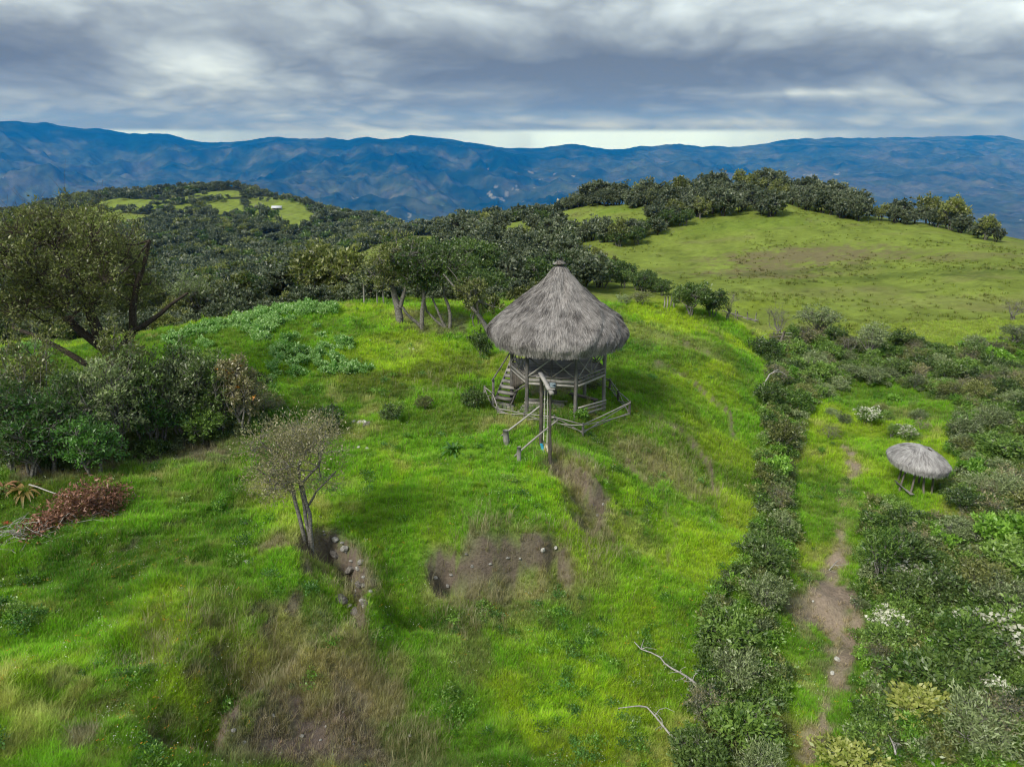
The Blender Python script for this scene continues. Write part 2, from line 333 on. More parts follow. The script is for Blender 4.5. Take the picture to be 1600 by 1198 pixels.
# on the far pasture, wider patches
for (px, py, rx, ry, kind, s) in [(1240,400,17,11,'brown',.95),(1195,425,12,8,'brown',.9),(1330,400,16,8,'brown',.45),(1400,430,22,3,'olive',.6),(1250,425,20,3,'olive',.5),(1520,400,12,5,'brown',.55),(1570,425,12,3,'olive',.55),
    (1180,350,20,8,'viv2',.3),(1500,470,14,5,'dry',.2),(1300,460,12,4,'dry',.15),(1050,470,9,3,'yel',.6),(1180,480,8,3,'yel',.4),(960,455,8,5,'olive',.6),(905,400,8,7,'brown',.5),(1000,360,9,4,'brown',.45),(960,330,7,5,'viv2',.4)]:
    zones.append((G(px, py)[:2], rx, rx/ry, kind, s))
KC = dict(dry=C_DRY, soil=C_SOIL, path=C_PATH, olive=C_OLIVE, yel=C_YEL, viv=C_VIV, viv2=np.array([.12,.22,.02]), brown=C_BROWN)
# woodland floors and light green clearings of the far hills (world polygons from surveyed corners)
def poly(pts): return np.array([G(*p)[:2] for p in pts])
def inside(x, y, P):
    r = np.zeros(np.shape(x), bool); n = len(P)
    for i in range(n):
        x0, y0 = P[i]; x1, y1 = P[(i+1) % n]
        if y0 == y1: continue
        c = ((y0 > y) != (y1 > y)) & (x < (x1-x0)*(y-y0)/(y1-y0)+x0); r ^= c
    return r
CLEAR = [poly(p) for p in [
    [(50,356),(120,320),(190,310),(268,313),(262,326),(185,332),(250,336),(225,350),(180,356),(150,380),(100,376)], [(150,345),(190,336),(180,345),(160,352)],
    [(255,314),(295,306),(330,309),(300,318)], [(300,304),(370,298),(392,306),(350,311)], [(305,316),(375,312),(384,332),(345,340)], [(270,322),(300,318),(305,328),(280,334)],
    [(386,313),(430,309),(476,318),(496,340),(468,360),(430,355),(396,340)], [(428,308),(455,310),(440,315)], [(340,345),(385,342),(375,352)],
    [(540,416),(560,398),(590,382),(640,368),(700,370),(690,390),(645,404),(600,422)], [(525,404),(560,394),(590,402),(555,416),(530,414)], [(615,358),(655,351),(700,356),(660,364)],
    [(300,495),(330,492),(325,508),(298,512)]]]
def ground_colour(x, y):
    """(rgb, grass cover 0..1)"""
    a = fbm(x/2.2, y/2.2, 4, 101); b = fbm(x/7, y/7, 3, 103); c = fbm(x/.7, y/.7, 3, 105); d = fbm(x/4, y/3, 3, 111)
    col = C_DEEP+(C_VIV-C_DEEP)*sstep(a+.5*c, -.55, .25)[..., None]
    col = col+(C_YEL-col)*(sstep(b+.6*d+.25*c, -.1, .75)*.7)[..., None]
    col = col+(C_OLIVE-col)*(sstep(-b+.6*c+.4*a, .0, .7)*.65)[..., None]
    col = col+(C_DRY-col)*(sstep(d+.7*c, .30, .95)*.55)[..., None]
    cov = np.ones(np.shape(x)); wob = .95*c+.6*a
    past = sstep(y, 62, 72)[..., None]
    pc = C_PAST*(1+.25*a[..., None]+.30*fbm(x/3.5, y/12, 4, 107)[..., None]-.35*sstep(fbm(x/1.6, y/2.6, 3, 108), .35, .6)[..., None]); pc = pc+(C_BROWN-pc)*(sstep(fbm(x/10, y/6, 4, 109)+.3*a, .15, .8)*.5)[..., None]
    col = col*(1-past)+pc*past
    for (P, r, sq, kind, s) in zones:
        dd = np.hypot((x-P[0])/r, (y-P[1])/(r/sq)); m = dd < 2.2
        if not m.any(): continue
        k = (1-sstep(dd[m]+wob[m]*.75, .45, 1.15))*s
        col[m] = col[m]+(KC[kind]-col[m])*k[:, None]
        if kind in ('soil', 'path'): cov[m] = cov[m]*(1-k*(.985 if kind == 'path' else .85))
    # steep cut faces stay bare
    nb = (y < 62) & (np.abs(x) < 40)
    if nb.any():
        xs, ys = x[nb], y[nb]; e = .12; sx = (scarp_drop(xs+e, ys)-scarp_drop(xs-e, ys))/(2*e); sy = (scarp_drop(xs, ys+e)-scarp_drop(xs, ys-e))/(2*e)
        st = sstep(np.hypot(sx, sy)+.35*c[nb], .75, 1.5)*.9; col[nb] = col[nb]+(C_SOIL*.95-col[nb])*st[:, None]; cov[nb] = cov[nb]*(1-.8*st)
    # woods on the far hills
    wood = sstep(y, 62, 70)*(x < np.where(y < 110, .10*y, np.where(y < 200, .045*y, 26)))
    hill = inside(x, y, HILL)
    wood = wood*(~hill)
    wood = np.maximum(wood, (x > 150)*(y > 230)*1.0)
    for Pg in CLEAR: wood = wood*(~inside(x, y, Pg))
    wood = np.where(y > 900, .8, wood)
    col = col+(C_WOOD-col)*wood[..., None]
    return np.clip(col, .004, 1), cov, wood
HILL = poly([(985,470),(940,462),(985,415),(905,395),(870,378),(765,368),(765,352),(850,330),(930,300),(1050,285),(1250,285),(1345,335),(1450,352),(1550,378),(1610,394),(1700,420),(1700,560),(1250,545),(1160,488)])
# ------------------------------------------------------------------ the ground near and in the middle distance
def terrain():
    t = np.linspace(-1.25, 1.25, 560); ys = (W0+1)*np.exp(np.linspace(0, math.log((1500+W0)/(W0+1)), 760))-W0
    Yg, T = np.meshgrid(ys, t, indexing='ij'); Xg = T*(Yg+W0)*.86
    Zg = height(Xg, Yg)
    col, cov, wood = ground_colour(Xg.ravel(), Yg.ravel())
    n, m = Yg.shape; i = np.arange(n*m).reshape(n, m)
    q = np.stack([i[:-1, :-1], i[:-1, 1:], i[1:, 1:], i[1:, :-1]], -1).reshape(-1, 4)
    V = np.stack([Xg, Yg, Zg], -1).reshape(-1, 3)
    mat, nt, b = principled('turf_and_soil', .95, .1)
    at = nt.node('ShaderNodeAttribute', attribute_name='tint'); g = nt.node('ShaderNodeNewGeometry')
    n1 = nt.noise(g.outputs['Position'], 9, 6, .7); n2 = nt.noise(g.outputs['Position'], .8, 5, .65)
    f = nt.math('ADD', nt.math('MULTIPLY', nt.ramp(n1, [(.25, .0), (.75, 1.0)]), .75), nt.math('MULTIPLY', n2, .75))
    c = nt.mix(1.0, at.outputs['Color'], nt.math('ADD', f, .15), 'MULTIPLY')
    nt.link(c, b.inputs['Base Color'])
    bp = nt.node('ShaderNodeBump'); bp.inputs['Strength'].default_value = .8; bp.inputs['Distance'].default_value = .12
    nt.link(n1, bp.inputs['Height']); nt.link(bp.outputs[0], b.inputs['Normal'])
    me = mesh_np('ground', V, quads=q, smooth=True, mat=mat, attrs={'tint': np.c_[col, np.ones(len(col))]})
    return link('ground', me, kind='structure')
terrain()
# ------------------------------------------------------------------ the far valley and the mountain ranges beyond it
CREST = np.array([(-300,205),(-120,196),(0,188),(30,189),(60,194),(75,193),(115,200),(150,203),(170,205),(200,212),(235,211),(262,210),(290,218),(340,225),(365,222),(400,218),(430,214),(470,218),(510,216),(545,219),(560,216),(600,220),(640,216),(700,217),(740,223),(790,231),(830,233),(880,227),(905,227),(950,233),(985,231),(1020,228),(1060,226),(1100,229),(1150,231),(1210,222),(1260,218),(1340,217),(1440,214),(1530,213),(1570,215),(1600,221),(1720,222),(1950,215)], float)
def far_height(x, y):
    az = x/y                                    # bearing
    sl = np.array([slope_at(p[0], p[1]) for p in CREST]); e = np.interp(az, sl[:, 0], sl[:, 1])
    R = 13500+3500*sstep(az, .05, .6)-2500*sstep(-az, .35, .8)+500*np.sin(az*9)
    zc = CAM_Z+e*R
    floor = -1000+60*fbm(x/1500, y/1500, 3, 61)+160*sstep(az, .1, .6)
    f0 = 5600.
    desc = np.interp(y, [900, 1500, 3000, 5200], [-195, -330, -640, -1000])
    t = np.clip((y-f0)/(R-f0), 0, 1.6)
    up = np.clip(t, 0, 1)
    prof = np.where(az > .25, up**1.25, up**1.12)
    z = floor*(1-prof)+zc*prof
    env = sstep(t, .0, .35)*(1-.92*sstep(t, .80, 1.0))
    wx, wy = x+700*fbm(x/2500, y/2500, 3, 77), y+700*fbm(x/2500, y/2500, 3, 79)
    amp = 560*(1-.6*sstep(az, .1, .5))
    z = z+env*amp*(ridged(wx/2300, wy/3400, 6, 71, .52)-.55)
    z = z+env*120*(ridged(wx/620, wy/800, 5, 73, .55)-.5)+env*40*fbm(x/200, y/200, 3, 74)
    z = np.minimum(z, np.where(t < .97, zc-30+60*t-(1-t)*500, 1e9)+0*z)
    over = np.clip(t-1, 0, .6); z = z-over*900
    z = z+(34*fbm(x/330, y/500, 4, 75)+26*ridged(x/700, y/900, 4, 76))*sstep(t, .6, 1)
    w = sstep(y, 3000, 5400)
    return desc*(1-w)+z*w
def far_land():
    t = np.linspace(-1.3, 1.3, 900); ys = np.r_[np.linspace(1150, 5000, 30), np.linspace(5100, 19500, 400)]
    Yg, T = np.meshgrid(ys, t, indexing='ij'); Xg = T*Yg*.82
    Zg = far_height(Xg, Yg)
    n, m = Yg.shape; i = np.arange(n*m).reshape(n, m)
    q = np.stack([i[:-1, :-1], i[:-1, 1:], i[1:, 1:], i[1:, :-1]], -1).reshape(-1, 4)
    x, y, z = Xg.ravel(), Yg.ravel(), Zg.ravel(); az = x/y
    g1 = fbm(x/900, y/900, 5, 81); g2 = fbm(x/260, y/260, 4, 83); g3 = fbm(x/2600, y/2600, 3, 85)
    forest = np.array([.004, .018, .014]); scrub = np.array([.045, .060, .030]); bare = np.array([.085, .085, .075]); fieldc = np.array([.07, .10, .045])
    k = sstep(.9*g1+.5*g2-(z+250)/900+.5*sstep(az, .05, .45)+.45*sstep(-az, .3, .7), -.25, .75)  # height and bearing terms also paint cloud shadow and sunlit flanks into the tint
    col = forest+(scrub-forest)*k[:, None]
    k2 = sstep(g2+.8*g1+.45*sstep(az, .2, .6)+.3*sstep(-az, .35, .7)-(z+400)/1200, .15, .95)*.7
    col = col+(bare-col)*k2[:, None]
    k3 = sstep(fbm(x/140, y/200, 3, 87)+.4*g1-(z+600)/900, .35, .8)*.5
    col = col+(fieldc-col)*k3[:, None]
    # scattered pale settlements and stripped river beds in the valley
    k4 = ((fbm(x/70, y/110, 2, 89)+.9*fbm(x/800, y/800, 2, 91)-(z+450)/900) > 1.36)*.5
    col = col+(np.array([.32, .32, .30])-col)*k4[:, None]
    mat, nt, b = principled('mountain_slopes', 1.0, .0)
    at = nt.node('ShaderNodeAttribute', attribute_name='tint'); g = nt.node('ShaderNodeNewGeometry')
    n1 = nt.noise(g.outputs['Position'], .006, 8, .68)
    c = nt.mix(1.0, at.outputs['Color'], nt.ramp(n1, [(.3, .45), (.7, 1.6)]), 'MULTIPLY')
    nt.link(c, b.inputs['Base Color'])
    me = mesh_np('mountains', np.stack([x, y, z], -1), quads=q, smooth=True, mat=mat, attrs={'tint': np.c_[col, np.ones(len(col))]})
    link('mountains', me, kind='structure')
far_land()
# ------------------------------------------------------------------ the air over the valley
def haze():
    x0, x1, y0, y1, z0, z1 = -22000, 22000, -400, 20500, -1500, 520
    V = [(x, y, z) for z in (z0, z1) for (x, y) in ((x0, y0), (x1, y0), (x1, y1), (x0, y1))]
    q = [(3,2,1,0),(4,5,6,7),(0,1,5,4),(1,2,6,5),(2,3,7,6),(3,0,4,7)]
    m = bpy.data.materials.new('valley_air'); m.use_nodes = True; nt = NT(m.node_tree); nt.n.clear()
    o = nt.node('ShaderNodeOutputMaterial'); v = nt.node('ShaderNodeVolumePrincipled')
    v.inputs['Color'].default_value = HAZE_COL+(1,); v.inputs['Density'].default_value = HAZE_D
    v.inputs['Absorption Color'].default_value = (1, 1, 1, 1); v.inputs['Anisotropy'].default_value = 0.0
    nt.link(v.outputs[0], o.inputs['Volume'])
    link('haze', mesh_np('haze', V, quads=q, mat=m), kind='stuff')
HAZE_COL = (.010, .235, .82); HAZE_D = 6.8e-5
haze()
# ------------------------------------------------------------------ timber, thatch and other made things
def nrm(v): v = np.asarray(v, float); return v/np.linalg.norm(v)
def frame_of(p0, p1, roll=0.0):
    d = nrm(np.subtract(p1, p0)); up = np.array([0, 0, 1.]) if abs(d[2]) < .95 else np.array([0, 1., 0])
    s = nrm(np.cross(d, up)); t = np.cross(s, d); c, sn = math.cos(roll), math.sin(roll)
    return d, s*c+t*sn, t*c-s*sn
def plank(p0, p1, wd, th, rng=RNG, rag=.004, roll=0.0):
    """sawn piece from p0 to p1, wd sideways, th upright; slightly uneven"""
    p0 = np.asarray(p0, float); p1 = np.asarray(p1, float); d, s, t = frame_of(p0, p1, roll); L = np.linalg.norm(p1-p0)
    V = []; G_ = []; nseg = 3
    ox = rng.uniform(0, 40)
    for k in range(nseg+1):
        f = k/nseg; c = p0+(p1-p0)*f+s*rng.normal(0, rag)+t*rng.normal(0, rag)
        for (a, b) in ((-1,-1),(1,-1),(1,1),(-1,1)):
            V.append(c+s*a*wd/2*(1+rng.normal(0, .03))+t*b*th/2*(1+rng.normal(0, .05))); G_.append((f*L+ox, a*wd/2+ox, b*th/2))
    q = [(0,1,2,3), tuple(nseg*4+i for i in (3,2,1,0))]
    for k in range(nseg):
        for j in range(4):
            a = k*4+j; b = k*4+(j+1) % 4; q.append((a, a+4, b+4, b))
    return np.array(V), q, np.array(G_)
def pole(p0, p1, r0, r1, n=8, seg=4, bend=.02, rng=RNG):
    p0 = np.asarray(p0, float); p1 = np.asarray(p1, float); d, s, t = frame_of(p0, p1); L = np.linalg.norm(p1-p0)
    V = []; G_ = []; ox = rng.uniform(0, 40); b1, b2 = rng.normal(0, bend, 2)
    for k in range(seg+1):
        f = k/seg; c = p0+(p1-p0)*f+(s*b1+t*b2)*math.sin(math.pi*f); r = (r0+(r1-r0)*f)*(1+rng.normal(0, .05))
        for j in range(n):
            a = 2*math.pi*j/n; rr = r*(1+.06*math.sin(3*a+ox)); V.append(c+(s*math.cos(a)+t*math.sin(a))*rr); G_.append((f*L+ox, math.cos(a)*r+ox, math.sin(a)*r))
    q = []
    for k in range(seg):
        for j in range(n):
            a = k*n+j; b = k*n+(j+1) % n; q.append((a, a+n, b+n, b))
    m = len(V); V += [p0-d*.003, p1+d*.006]; G_ += [(ox, ox, 0), (ox+L, ox, 0)]
    tr = [(m, (j+1) % n, j) for j in range(n)]+[(m+1, seg*n+j, seg*n+(j+1) % n) for j in range(n)]
    return np.array(V), q, np.array(G_), tr
def piece(name, parent, geo, mat, smooth=False, **tags):
    V, q, g = geo[:3]; tr = geo[3] if len(geo) > 3 else None
    # flip to outward faces is not needed: closed convex pieces with consistent winding
    return link(name, mesh_np(name, V, quads=q, tris=tr, mat=mat, attrs={'grain': g}, smooth=smooth), parent, **tags)
def wood_mat(name, c0, c1, rough=.85):
    m, nt, b = principled(name, rough, .2)
    at = nt.node('ShaderNodeAttribute', attribute_name='grain'); mp = nt.node('ShaderNodeMapping'); mp.inputs['Scale'].default_value = (1.2, 38, 38)
    nt.link(at.outputs['Vector'], mp.inputs[0]); n1 = nt.noise(mp.outputs[0], 1.0, 5, .6)
    g = nt.node('ShaderNodeNewGeometry'); n2 = nt.noise(g.outputs['Position'], 4, 4, .6)
    oi = nt.node('ShaderNodeObjectInfo')
    f = nt.math('ADD', nt.math('MULTIPLY', n1, .7), nt.math('MULTIPLY', n2, .5)); f = nt.math('ADD', f, nt.math('MULTIPLY', nt.math('SUBTRACT', oi.outputs['Random'], .5), .3))
    c = nt.ramp(f, [(.38, c0), (.8, c1)]); nt.link(c, b.inputs['Base Color'])
    bp = nt.node('ShaderNodeBump'); bp.inputs['Strength'].default_value = .5; bp.inputs['Distance'].default_value = .01; nt.link(n1, bp.inputs['Height']); nt.link(bp.outputs[0], b.inputs['Normal'])
    return m
M_GREY = wood_mat('weathered_grey_timber', (.08, .075, .07), (.31, .30, .275))
M_DARKW = wood_mat('dark_damp_timber', (.055, .048, .04), (.20, .18, .155))
M_PALEW = wood_mat('bleached_timber', (.16, .15, .135), (.42, .40, .37))
def thatch_mat(name, c0, c1):
    m, nt, b = principled(name, .9, .1)
    g = nt.node('ShaderNodeNewGeometry'); n1 = nt.noise(g.outputs['Position'], 1.3, 5, .62); n3 = nt.noise(g.outputs['Position'], .8, 2, .5, .6)
    f = nt.math('ADD', nt.math('MULTIPLY', g.outputs['Random Per Island'], .42), nt.math('MULTIPLY', nt.math('SUBTRACT', nt.noise(g.outputs['Position'], 2.2, 4, .6), .10), .9))
    f = nt.math('ADD', f, nt.math('MULTIPLY', nt.math('SUBTRACT', n3, .5), .5))
    nt.link(nt.ramp(f, [(.25, c0), (.85, c1)]), b.inputs['Base Color'])
    return m
M_THATCH = thatch_mat('grey_dry_thatch', (.085, .078, .074), (.46, .435, .415))
M_THATCH2 = thatch_mat('silver_thatch', (.18, .17, .168), (.56, .55, .54))
def thatch_roof(name, parent, prof, rag, nstraw, c, mat, lift=.03, wob=.05, seed=3, sl=(.35, .8), wd=.022, tilt=(0, 0)):
    """a lathed, lumpy thatch body plus thousands of single straws laid down the slope and hanging off the eave"""
    rng = np.random.default_rng(seed)
    prof = np.array(prof, float); seg = np.r_[0, np.cumsum(np.hypot(*np.diff(prof, axis=0).T))]; T = seg[-1]
    def pr(s): return np.interp(s, seg, prof[:, 0]), np.interp(s, seg, prof[:, 1])
    def surf(s, a, off=0.0):
        r, z = pr(s); k = wob*(fbm(np.cos(a)*4+s*1.0+7, np.sin(a)*4+s*.6, 3, seed)); r = r*(1+k*.5)+off+k*.4*sstep(s, 0, 1); z = z+k*.6*sstep(s, .2, 1.2)+off*.3
        z = z+tilt[0]*r*np.cos(a)+tilt[1]*r*np.sin(a)
        return np.stack([c[0]+r*np.cos(a), c[1]+r*np.sin(a), c[2]+z], -1)
    ns, na = 34, 90; s = np.linspace(0, T, ns); a = np.linspace(0, 2*math.pi, na+1)[:-1]
    SS, AA = np.meshgrid(s, a, indexing='ij'); V = surf(SS, AA).reshape(-1, 3)
    # underside follows the top 0.16 m in, closing the eave
    inner = []
    rr, zz_ = pr(SS); inn = surf(SS, AA)
    cen = np.array([c[0], c[1], 0]); I = inn.copy(); I[..., :2] = cen[:2]+(inn[..., :2]-cen[:2])*(1-np.minimum(.2/np.maximum(rr, .3), .8))[..., None]; I[..., 2] -= .22
    V = np.r_[V, I.reshape(-1, 3)]
    i = np.arange(ns*na).reshape(ns, na); j = np.roll(i, -1, 1)
    q = np.stack([i[:-1], i[1:], j[1:], j[:-1]], -1).reshape(-1, 4); q2 = q[:, ::-1]+ns*na
    q3 = np.stack([i[-1], i[-1]+ns*na, j[-1]+ns*na, j[-1]], -1); q4 = np.stack([i[0], j[0], j[0]+ns*na, i[0]+ns*na], -1)
    r = link(name, mesh_np(name, V, quads=np.r_[q, q2, q3, q4], smooth=True, mat=mat), parent)
    # straws
    n = nstraw; pw = rng.random(n)**.62; s0 = pw*(T-.05); ang = rng.uniform(0, 2*math.pi, n)
    L = rng.uniform(sl[0], sl[1], n); s1 = s0+L
    eave = s1 > T
    P = []; offs = [.0, lift*.6, lift]
    da = rng.normal(0, .05, n)/np.maximum(pr(s0)[0], .5)
    for k, f in enumerate((0, .5, 1)):
        sk = s0+L*f; over = np.maximum(sk-T, 0); p = surf(np.minimum(sk, T), ang+da*f, offs[k]*rng.uniform(.2, 1.9, n) if k else 0.0)
        hang = np.minimum(over, rng.uniform(.12, rag, n)); p[:, 2] -= hang*.93; p[:, :2] -= (p[:, :2]-np.array(c[:2]))/np.maximum(np.linalg.norm(p[:, :2]-np.array(c[:2]), axis=1), .1)[:, None]*hang[:, None]*.25
        P.append(p)
    tang = np.stack([-np.sin(ang), np.cos(ang), rng.normal(0, .35, n)], -1); w_ = (wd*rng.uniform(.5, 1.2, n))[:, None]
    V = np.empty((n, 6, 3)); V[:, 0] = P[0]-tang*w_*.5; V[:, 1] = P[0]+tang*w_*.5; V[:, 2] = P[1]-tang*w_*.5; V[:, 3] = P[1]+tang*w_*.5; V[:, 4] = P[2]-tang*w_*.12; V[:, 5] = P[2]+tang*w_*.12
    b = np.arange(n)[:, None]*6
    q = np.concatenate([b+np.array([[0, 1, 3, 2]]), b+np.array([[2, 3, 5, 4]])])
    link('straw', mesh_np('straw', V.reshape(-1, 3), quads=q, mat=mat), parent, kind='stuff')
    return r
def sup(x, y, r=.0):  # ground at hut-local point
    return hz(HUT[0]+x, HUT[1]+y)
def lookout():
    h = root('thatched_lookout', (HUT[0], HUT[1], 0), 'two-storey hexagonal timber lookout with a big conical grey thatched roof, standing on the grassy ridge', 'hut')
    R = 2.5; D = -11.7; ang = [math.radians(D+60*k) for k in range(6)]
    pt = [np.array([R*math.cos(a), R*math.sin(a)]) for a in ang]
    FZ = 2.42
    for k, p in enumerate(pt):
        g = sup(*p)-.35
        piece('post', h, pole((p[0], p[1], g), (p[0]*.985, p[1]*.985, 4.62), .105, .085, 10, 6, .02), M_GREY, smooth=True)
    # floor: joists, boards
    for k in range(6):
        a, b = pt[k], pt[(k+1) % 6]; mid = (a+b)/2; nd = mid/np.linalg.norm(mid); e = (b-a)/R
        piece('edge_beam', h, plank((*(a+e*.1+nd*.03), FZ-.10), (*(b-e*.1+nd*.03), FZ-.10), .07, .17), M_GREY)
        piece('lower_beam', h, plank((*(a+e*.1+nd*.045), FZ-.285), (*(b-e*.1+nd*.045), FZ-.285), .06, .11), M_PALEW)
        if k != 2:      # open side is where the stair arrives
            # two crossed bays per side with a middle baluster, a top rail and a foot rail
            piece('top_rail', h, plank((*(a+e*.08), FZ+1.12), (*(b-e*.08), FZ+1.12), .07, .07), M_GREY)
            piece('foot_rail', h, plank((*(a+e*.08), FZ+.09), (*(b-e*.08), FZ+.09), .05, .06), M_GREY)
            piece('baluster', h, plank((*mid, FZ+.12), (*mid, FZ+1.08), .065, .065), M_GREY)
            for (u0, u1) in ((.1, R/2-.04), (R/2+.04, R-.1)):
                piece('cross_brace', h, plank((*(a+e*u0+nd*.03), FZ+.12), (*(a+e*u1+nd*.03), FZ+1.06), .03, .07), M_PALEW)
                piece('cross_brace', h, plank((*(a+e*u0-nd*.005), FZ+1.06), (*(a+e*u1-nd*.005), FZ+.12), .03, .07), M_GREY)
        piece('wall_plate', h, pole((*a, 4.5), (*b, 4.5), .07, .065, 7, 3, .01), M_DARKW, smooth=True)
        # braces from post to plate
        piece('knee_brace', h, pole((*(a*.99), 3.75), (*(a+e*.62), 4.45), .035, .03, 6, 2, .01), M_GREY)
        piece('knee_brace', h, pole((*(b*.99), 3.75), (*(b-e*.62), 4.45), .035, .03, 6, 2, .01), M_GREY)
    th = math.radians(D+30+60*4); dv = np.array([math.cos(th), math.sin(th)]); sv = np.array([-dv[1], dv[0]])   # boards run across the front
    ap = R*math.cos(math.pi/6)-.02; nb = 22
    for k in range(nb):
        u = -ap+(k+.5)*2*ap/nb; half = min((R*1.0-abs(u)*math.tan(math.pi/6))-.03, 3)
        piece('floor_board', h, plank((*(dv*u-sv*half), FZ+.02+RNG.normal(0, .002)), (*(dv*u+sv*half), FZ+.02), 2*ap/nb-.012, .035, rag=.002), M_PALEW)
    for u in (-1.3, -.45, .45, 1.3):
        half = math.sqrt(max(R*R*.7-u*u, .1)); piece('joist', h, plank((*(sv*u-dv*half), FZ-.09), (*(sv*u+dv*half), FZ-.09), .08, .15), M_DARKW)
    # rafters and centre of the roof
    for k in range(12):
        a = math.radians(D+30*k); piece('rafter', h, pole((3.1*math.cos(a), 3.1*math.sin(a), 4.25), (.1*math.cos(a), .1*math.sin(a), 7.35), .045, .035, 6, 2, .01), M_DARKW, smooth=True)
    prof = [(.10, 7.80), (.28, 7.70), (.42, 7.45), (.68, 7.10), (1.02, 6.72), (1.62, 6.18), (2.25, 5.70), (2.85, 5.25), (3.28, 4.86), (3.50, 4.50), (3.50, 4.24), (3.36, 4.04)]
    thatch_roof('thatch', h, prof, .34, 50000, (0, 0, 0), M_THATCH, lift=.06, wob=.17)
    # worn wooden cap on the peak
    for k in range(7):
        a = 2*math.pi*k/7; piece('cap_board', h, plank((.02*math.cos(a), .02*math.sin(a), 7.95+.012*k), (.36*math.cos(a), .34*math.sin(a), 7.80+.012*k), .26, .035), M_DARKW if k % 2 else M_GREY)
    piece('finial', h, pole((0, 0, 7.6), (.02, 0, 8.12), .06, .04, 7, 2, .005), M_DARKW)
    # vertical board screen under the floor on the left front side, cut off along a slanting brace
    a, b = pt[3], pt[4]; e = (b-a)/R; nd = (a+b)/2; nd = nd/np.linalg.norm(nd)
    for k in range(9):
        u = .2+k*.2; lo = .92+(FZ-.38-.92)*(u/2.1)
        piece('screen_board', h, plank((*(a+e*u-nd*.09), lo), (*(a+e*u-nd*.09), FZ-.30), .185, .02, rag=.002, roll=math.pi/2-math.atan2(e[1], e[0])), M_DARKW)
    piece('slant_brace', h, plank((*(a+e*.1-nd*.04), .78), (*(b-e*.12-nd*.04), FZ-.40), .05, .08), M_GREY)
    # bench back of three boards between the right front posts
    a, b = pt[5], pt[0]; e = (b-a)/R; nd = (a+b)/2; nd = nd/np.linalg.norm(nd); g0, g1 = sup(*a), sup(*b)
    g0, g1 = max(g0, .15), max(g1, .10)
    for dz in (.20, .44, .62): piece('bench_slat', h, plank((*(a+e*.1+nd*.10), g0+dz), (*(b-e*-.05+nd*.10), g1+dz), .045, .12 if dz < .6 else .09), M_PALEW)
    for u in (.85, 1.7):
        q = a+e*u+nd*.055; piece('bench_stake', h, plank((*q, -.3), (*q, .36+max(g0, g1)), .06, .05), M_GREY)
    # bench board at the back right
    q0, q1 = np.array([.75, .85]), np.array([2.15, .05])
    piece('bench_seat', h, plank((*q0, .62), (*q1, .50), .34, .05), M_DARKW)
    for q in (q0*.9+q1*.1, q0*.1+q1*.9): piece('bench_leg', h, plank((*q, -.2), (*q, .53), .09, .09), M_DARKW)
    # stair up the left side
    lo, hi = np.array([-3.0, -.35, .34]), np.array([-1.95, 2.0, 2.38]); d2 = nrm((hi-lo)[:2]); s2 = np.array([d2[1], -d2[0]]); W = 1.0; n = 9
    for sd_ in (-1, 1):
        off = np.r_[s2*sd_*W/2, 0]
        piece('stringer', h, plank(lo+off+(0, 0, -.12), hi+off+(0, 0, -.12), .05, .2), M_GREY)
    for k in range(n):
        c_ = lo+(hi-lo)*(k+.3)/n; piece('tread', h, plank((*(c_[:2]-s2*(W/2-.03)), c_[2]), (*(c_[:2]+s2*(W/2-.03)), c_[2]), .29, .13), M_GREY if k % 3 else M_PALEW)
    piece('newel', h, plank((-3.42, .18, sup(-3.4, .18)-.3), (-3.42, .18, 1.62), .13, .13), M_GREY)
    piece('handrail', h, pole((-3.5, .05, 1.6), (-2.45, .55, 3.15), .04, .035, 7, 3, .01), M_GREY, smooth=True)
    for k in range(5):
        x = -3.22+k*.2; piece('landing_board', h, plank((x, -1.15+RNG.normal(0, .04), .36), (x+.05, -.42, .40), .185, .04), M_PALEW if k % 3 == 0 else M_GREY)
    return h
lookout()
def deck():
    d = root('board_deck', (HUT[0], HUT[1], 0), 'low deck of loose weathered boards on the ground under the lookout floor', 'deck')
    th = math.radians(-12); e = np.array([math.cos(th), math.sin(th)]); s = np.array([-e[1], e[0]]); c = np.array([-.75, -.75])
    for k in range(15):
        u = -1.0+k*.145; L = 1.15+RNG.normal(0, .10)
        p = c+s*u; piece('board', d, plank((*(p-e*L), .42+RNG.normal(0, .012)), (*(p+e*(L-.1)), .42+RNG.normal(0, .012)), .135, .04), M_GREY if k % 4 == 1 else M_PALEW)
    for u in (-.8, .7):
        p = c+e*u; piece('bearer', d, plank((*(p-s*1.05), .34), (*(p+s*1.1), .34), .09, .11), M_DARKW)
deck()
def bent_log():
    l = root('fallen_log', (HUT[0]-.35, HUT[1]+.75, .2), 'short grey log lying across the deck boards under the lookout', 'log')
    piece('trunk_piece', l, pole((-.45, -.1, .48), (.35, .2, .46), .15, .13, 9, 3, .03), M_GREY, smooth=True)
    piece('branch_stub', l, pole((.1, .1, .55), (.32, -.05, .72), .05, .03, 6, 2, .01), M_GREY, smooth=True)
bent_log()
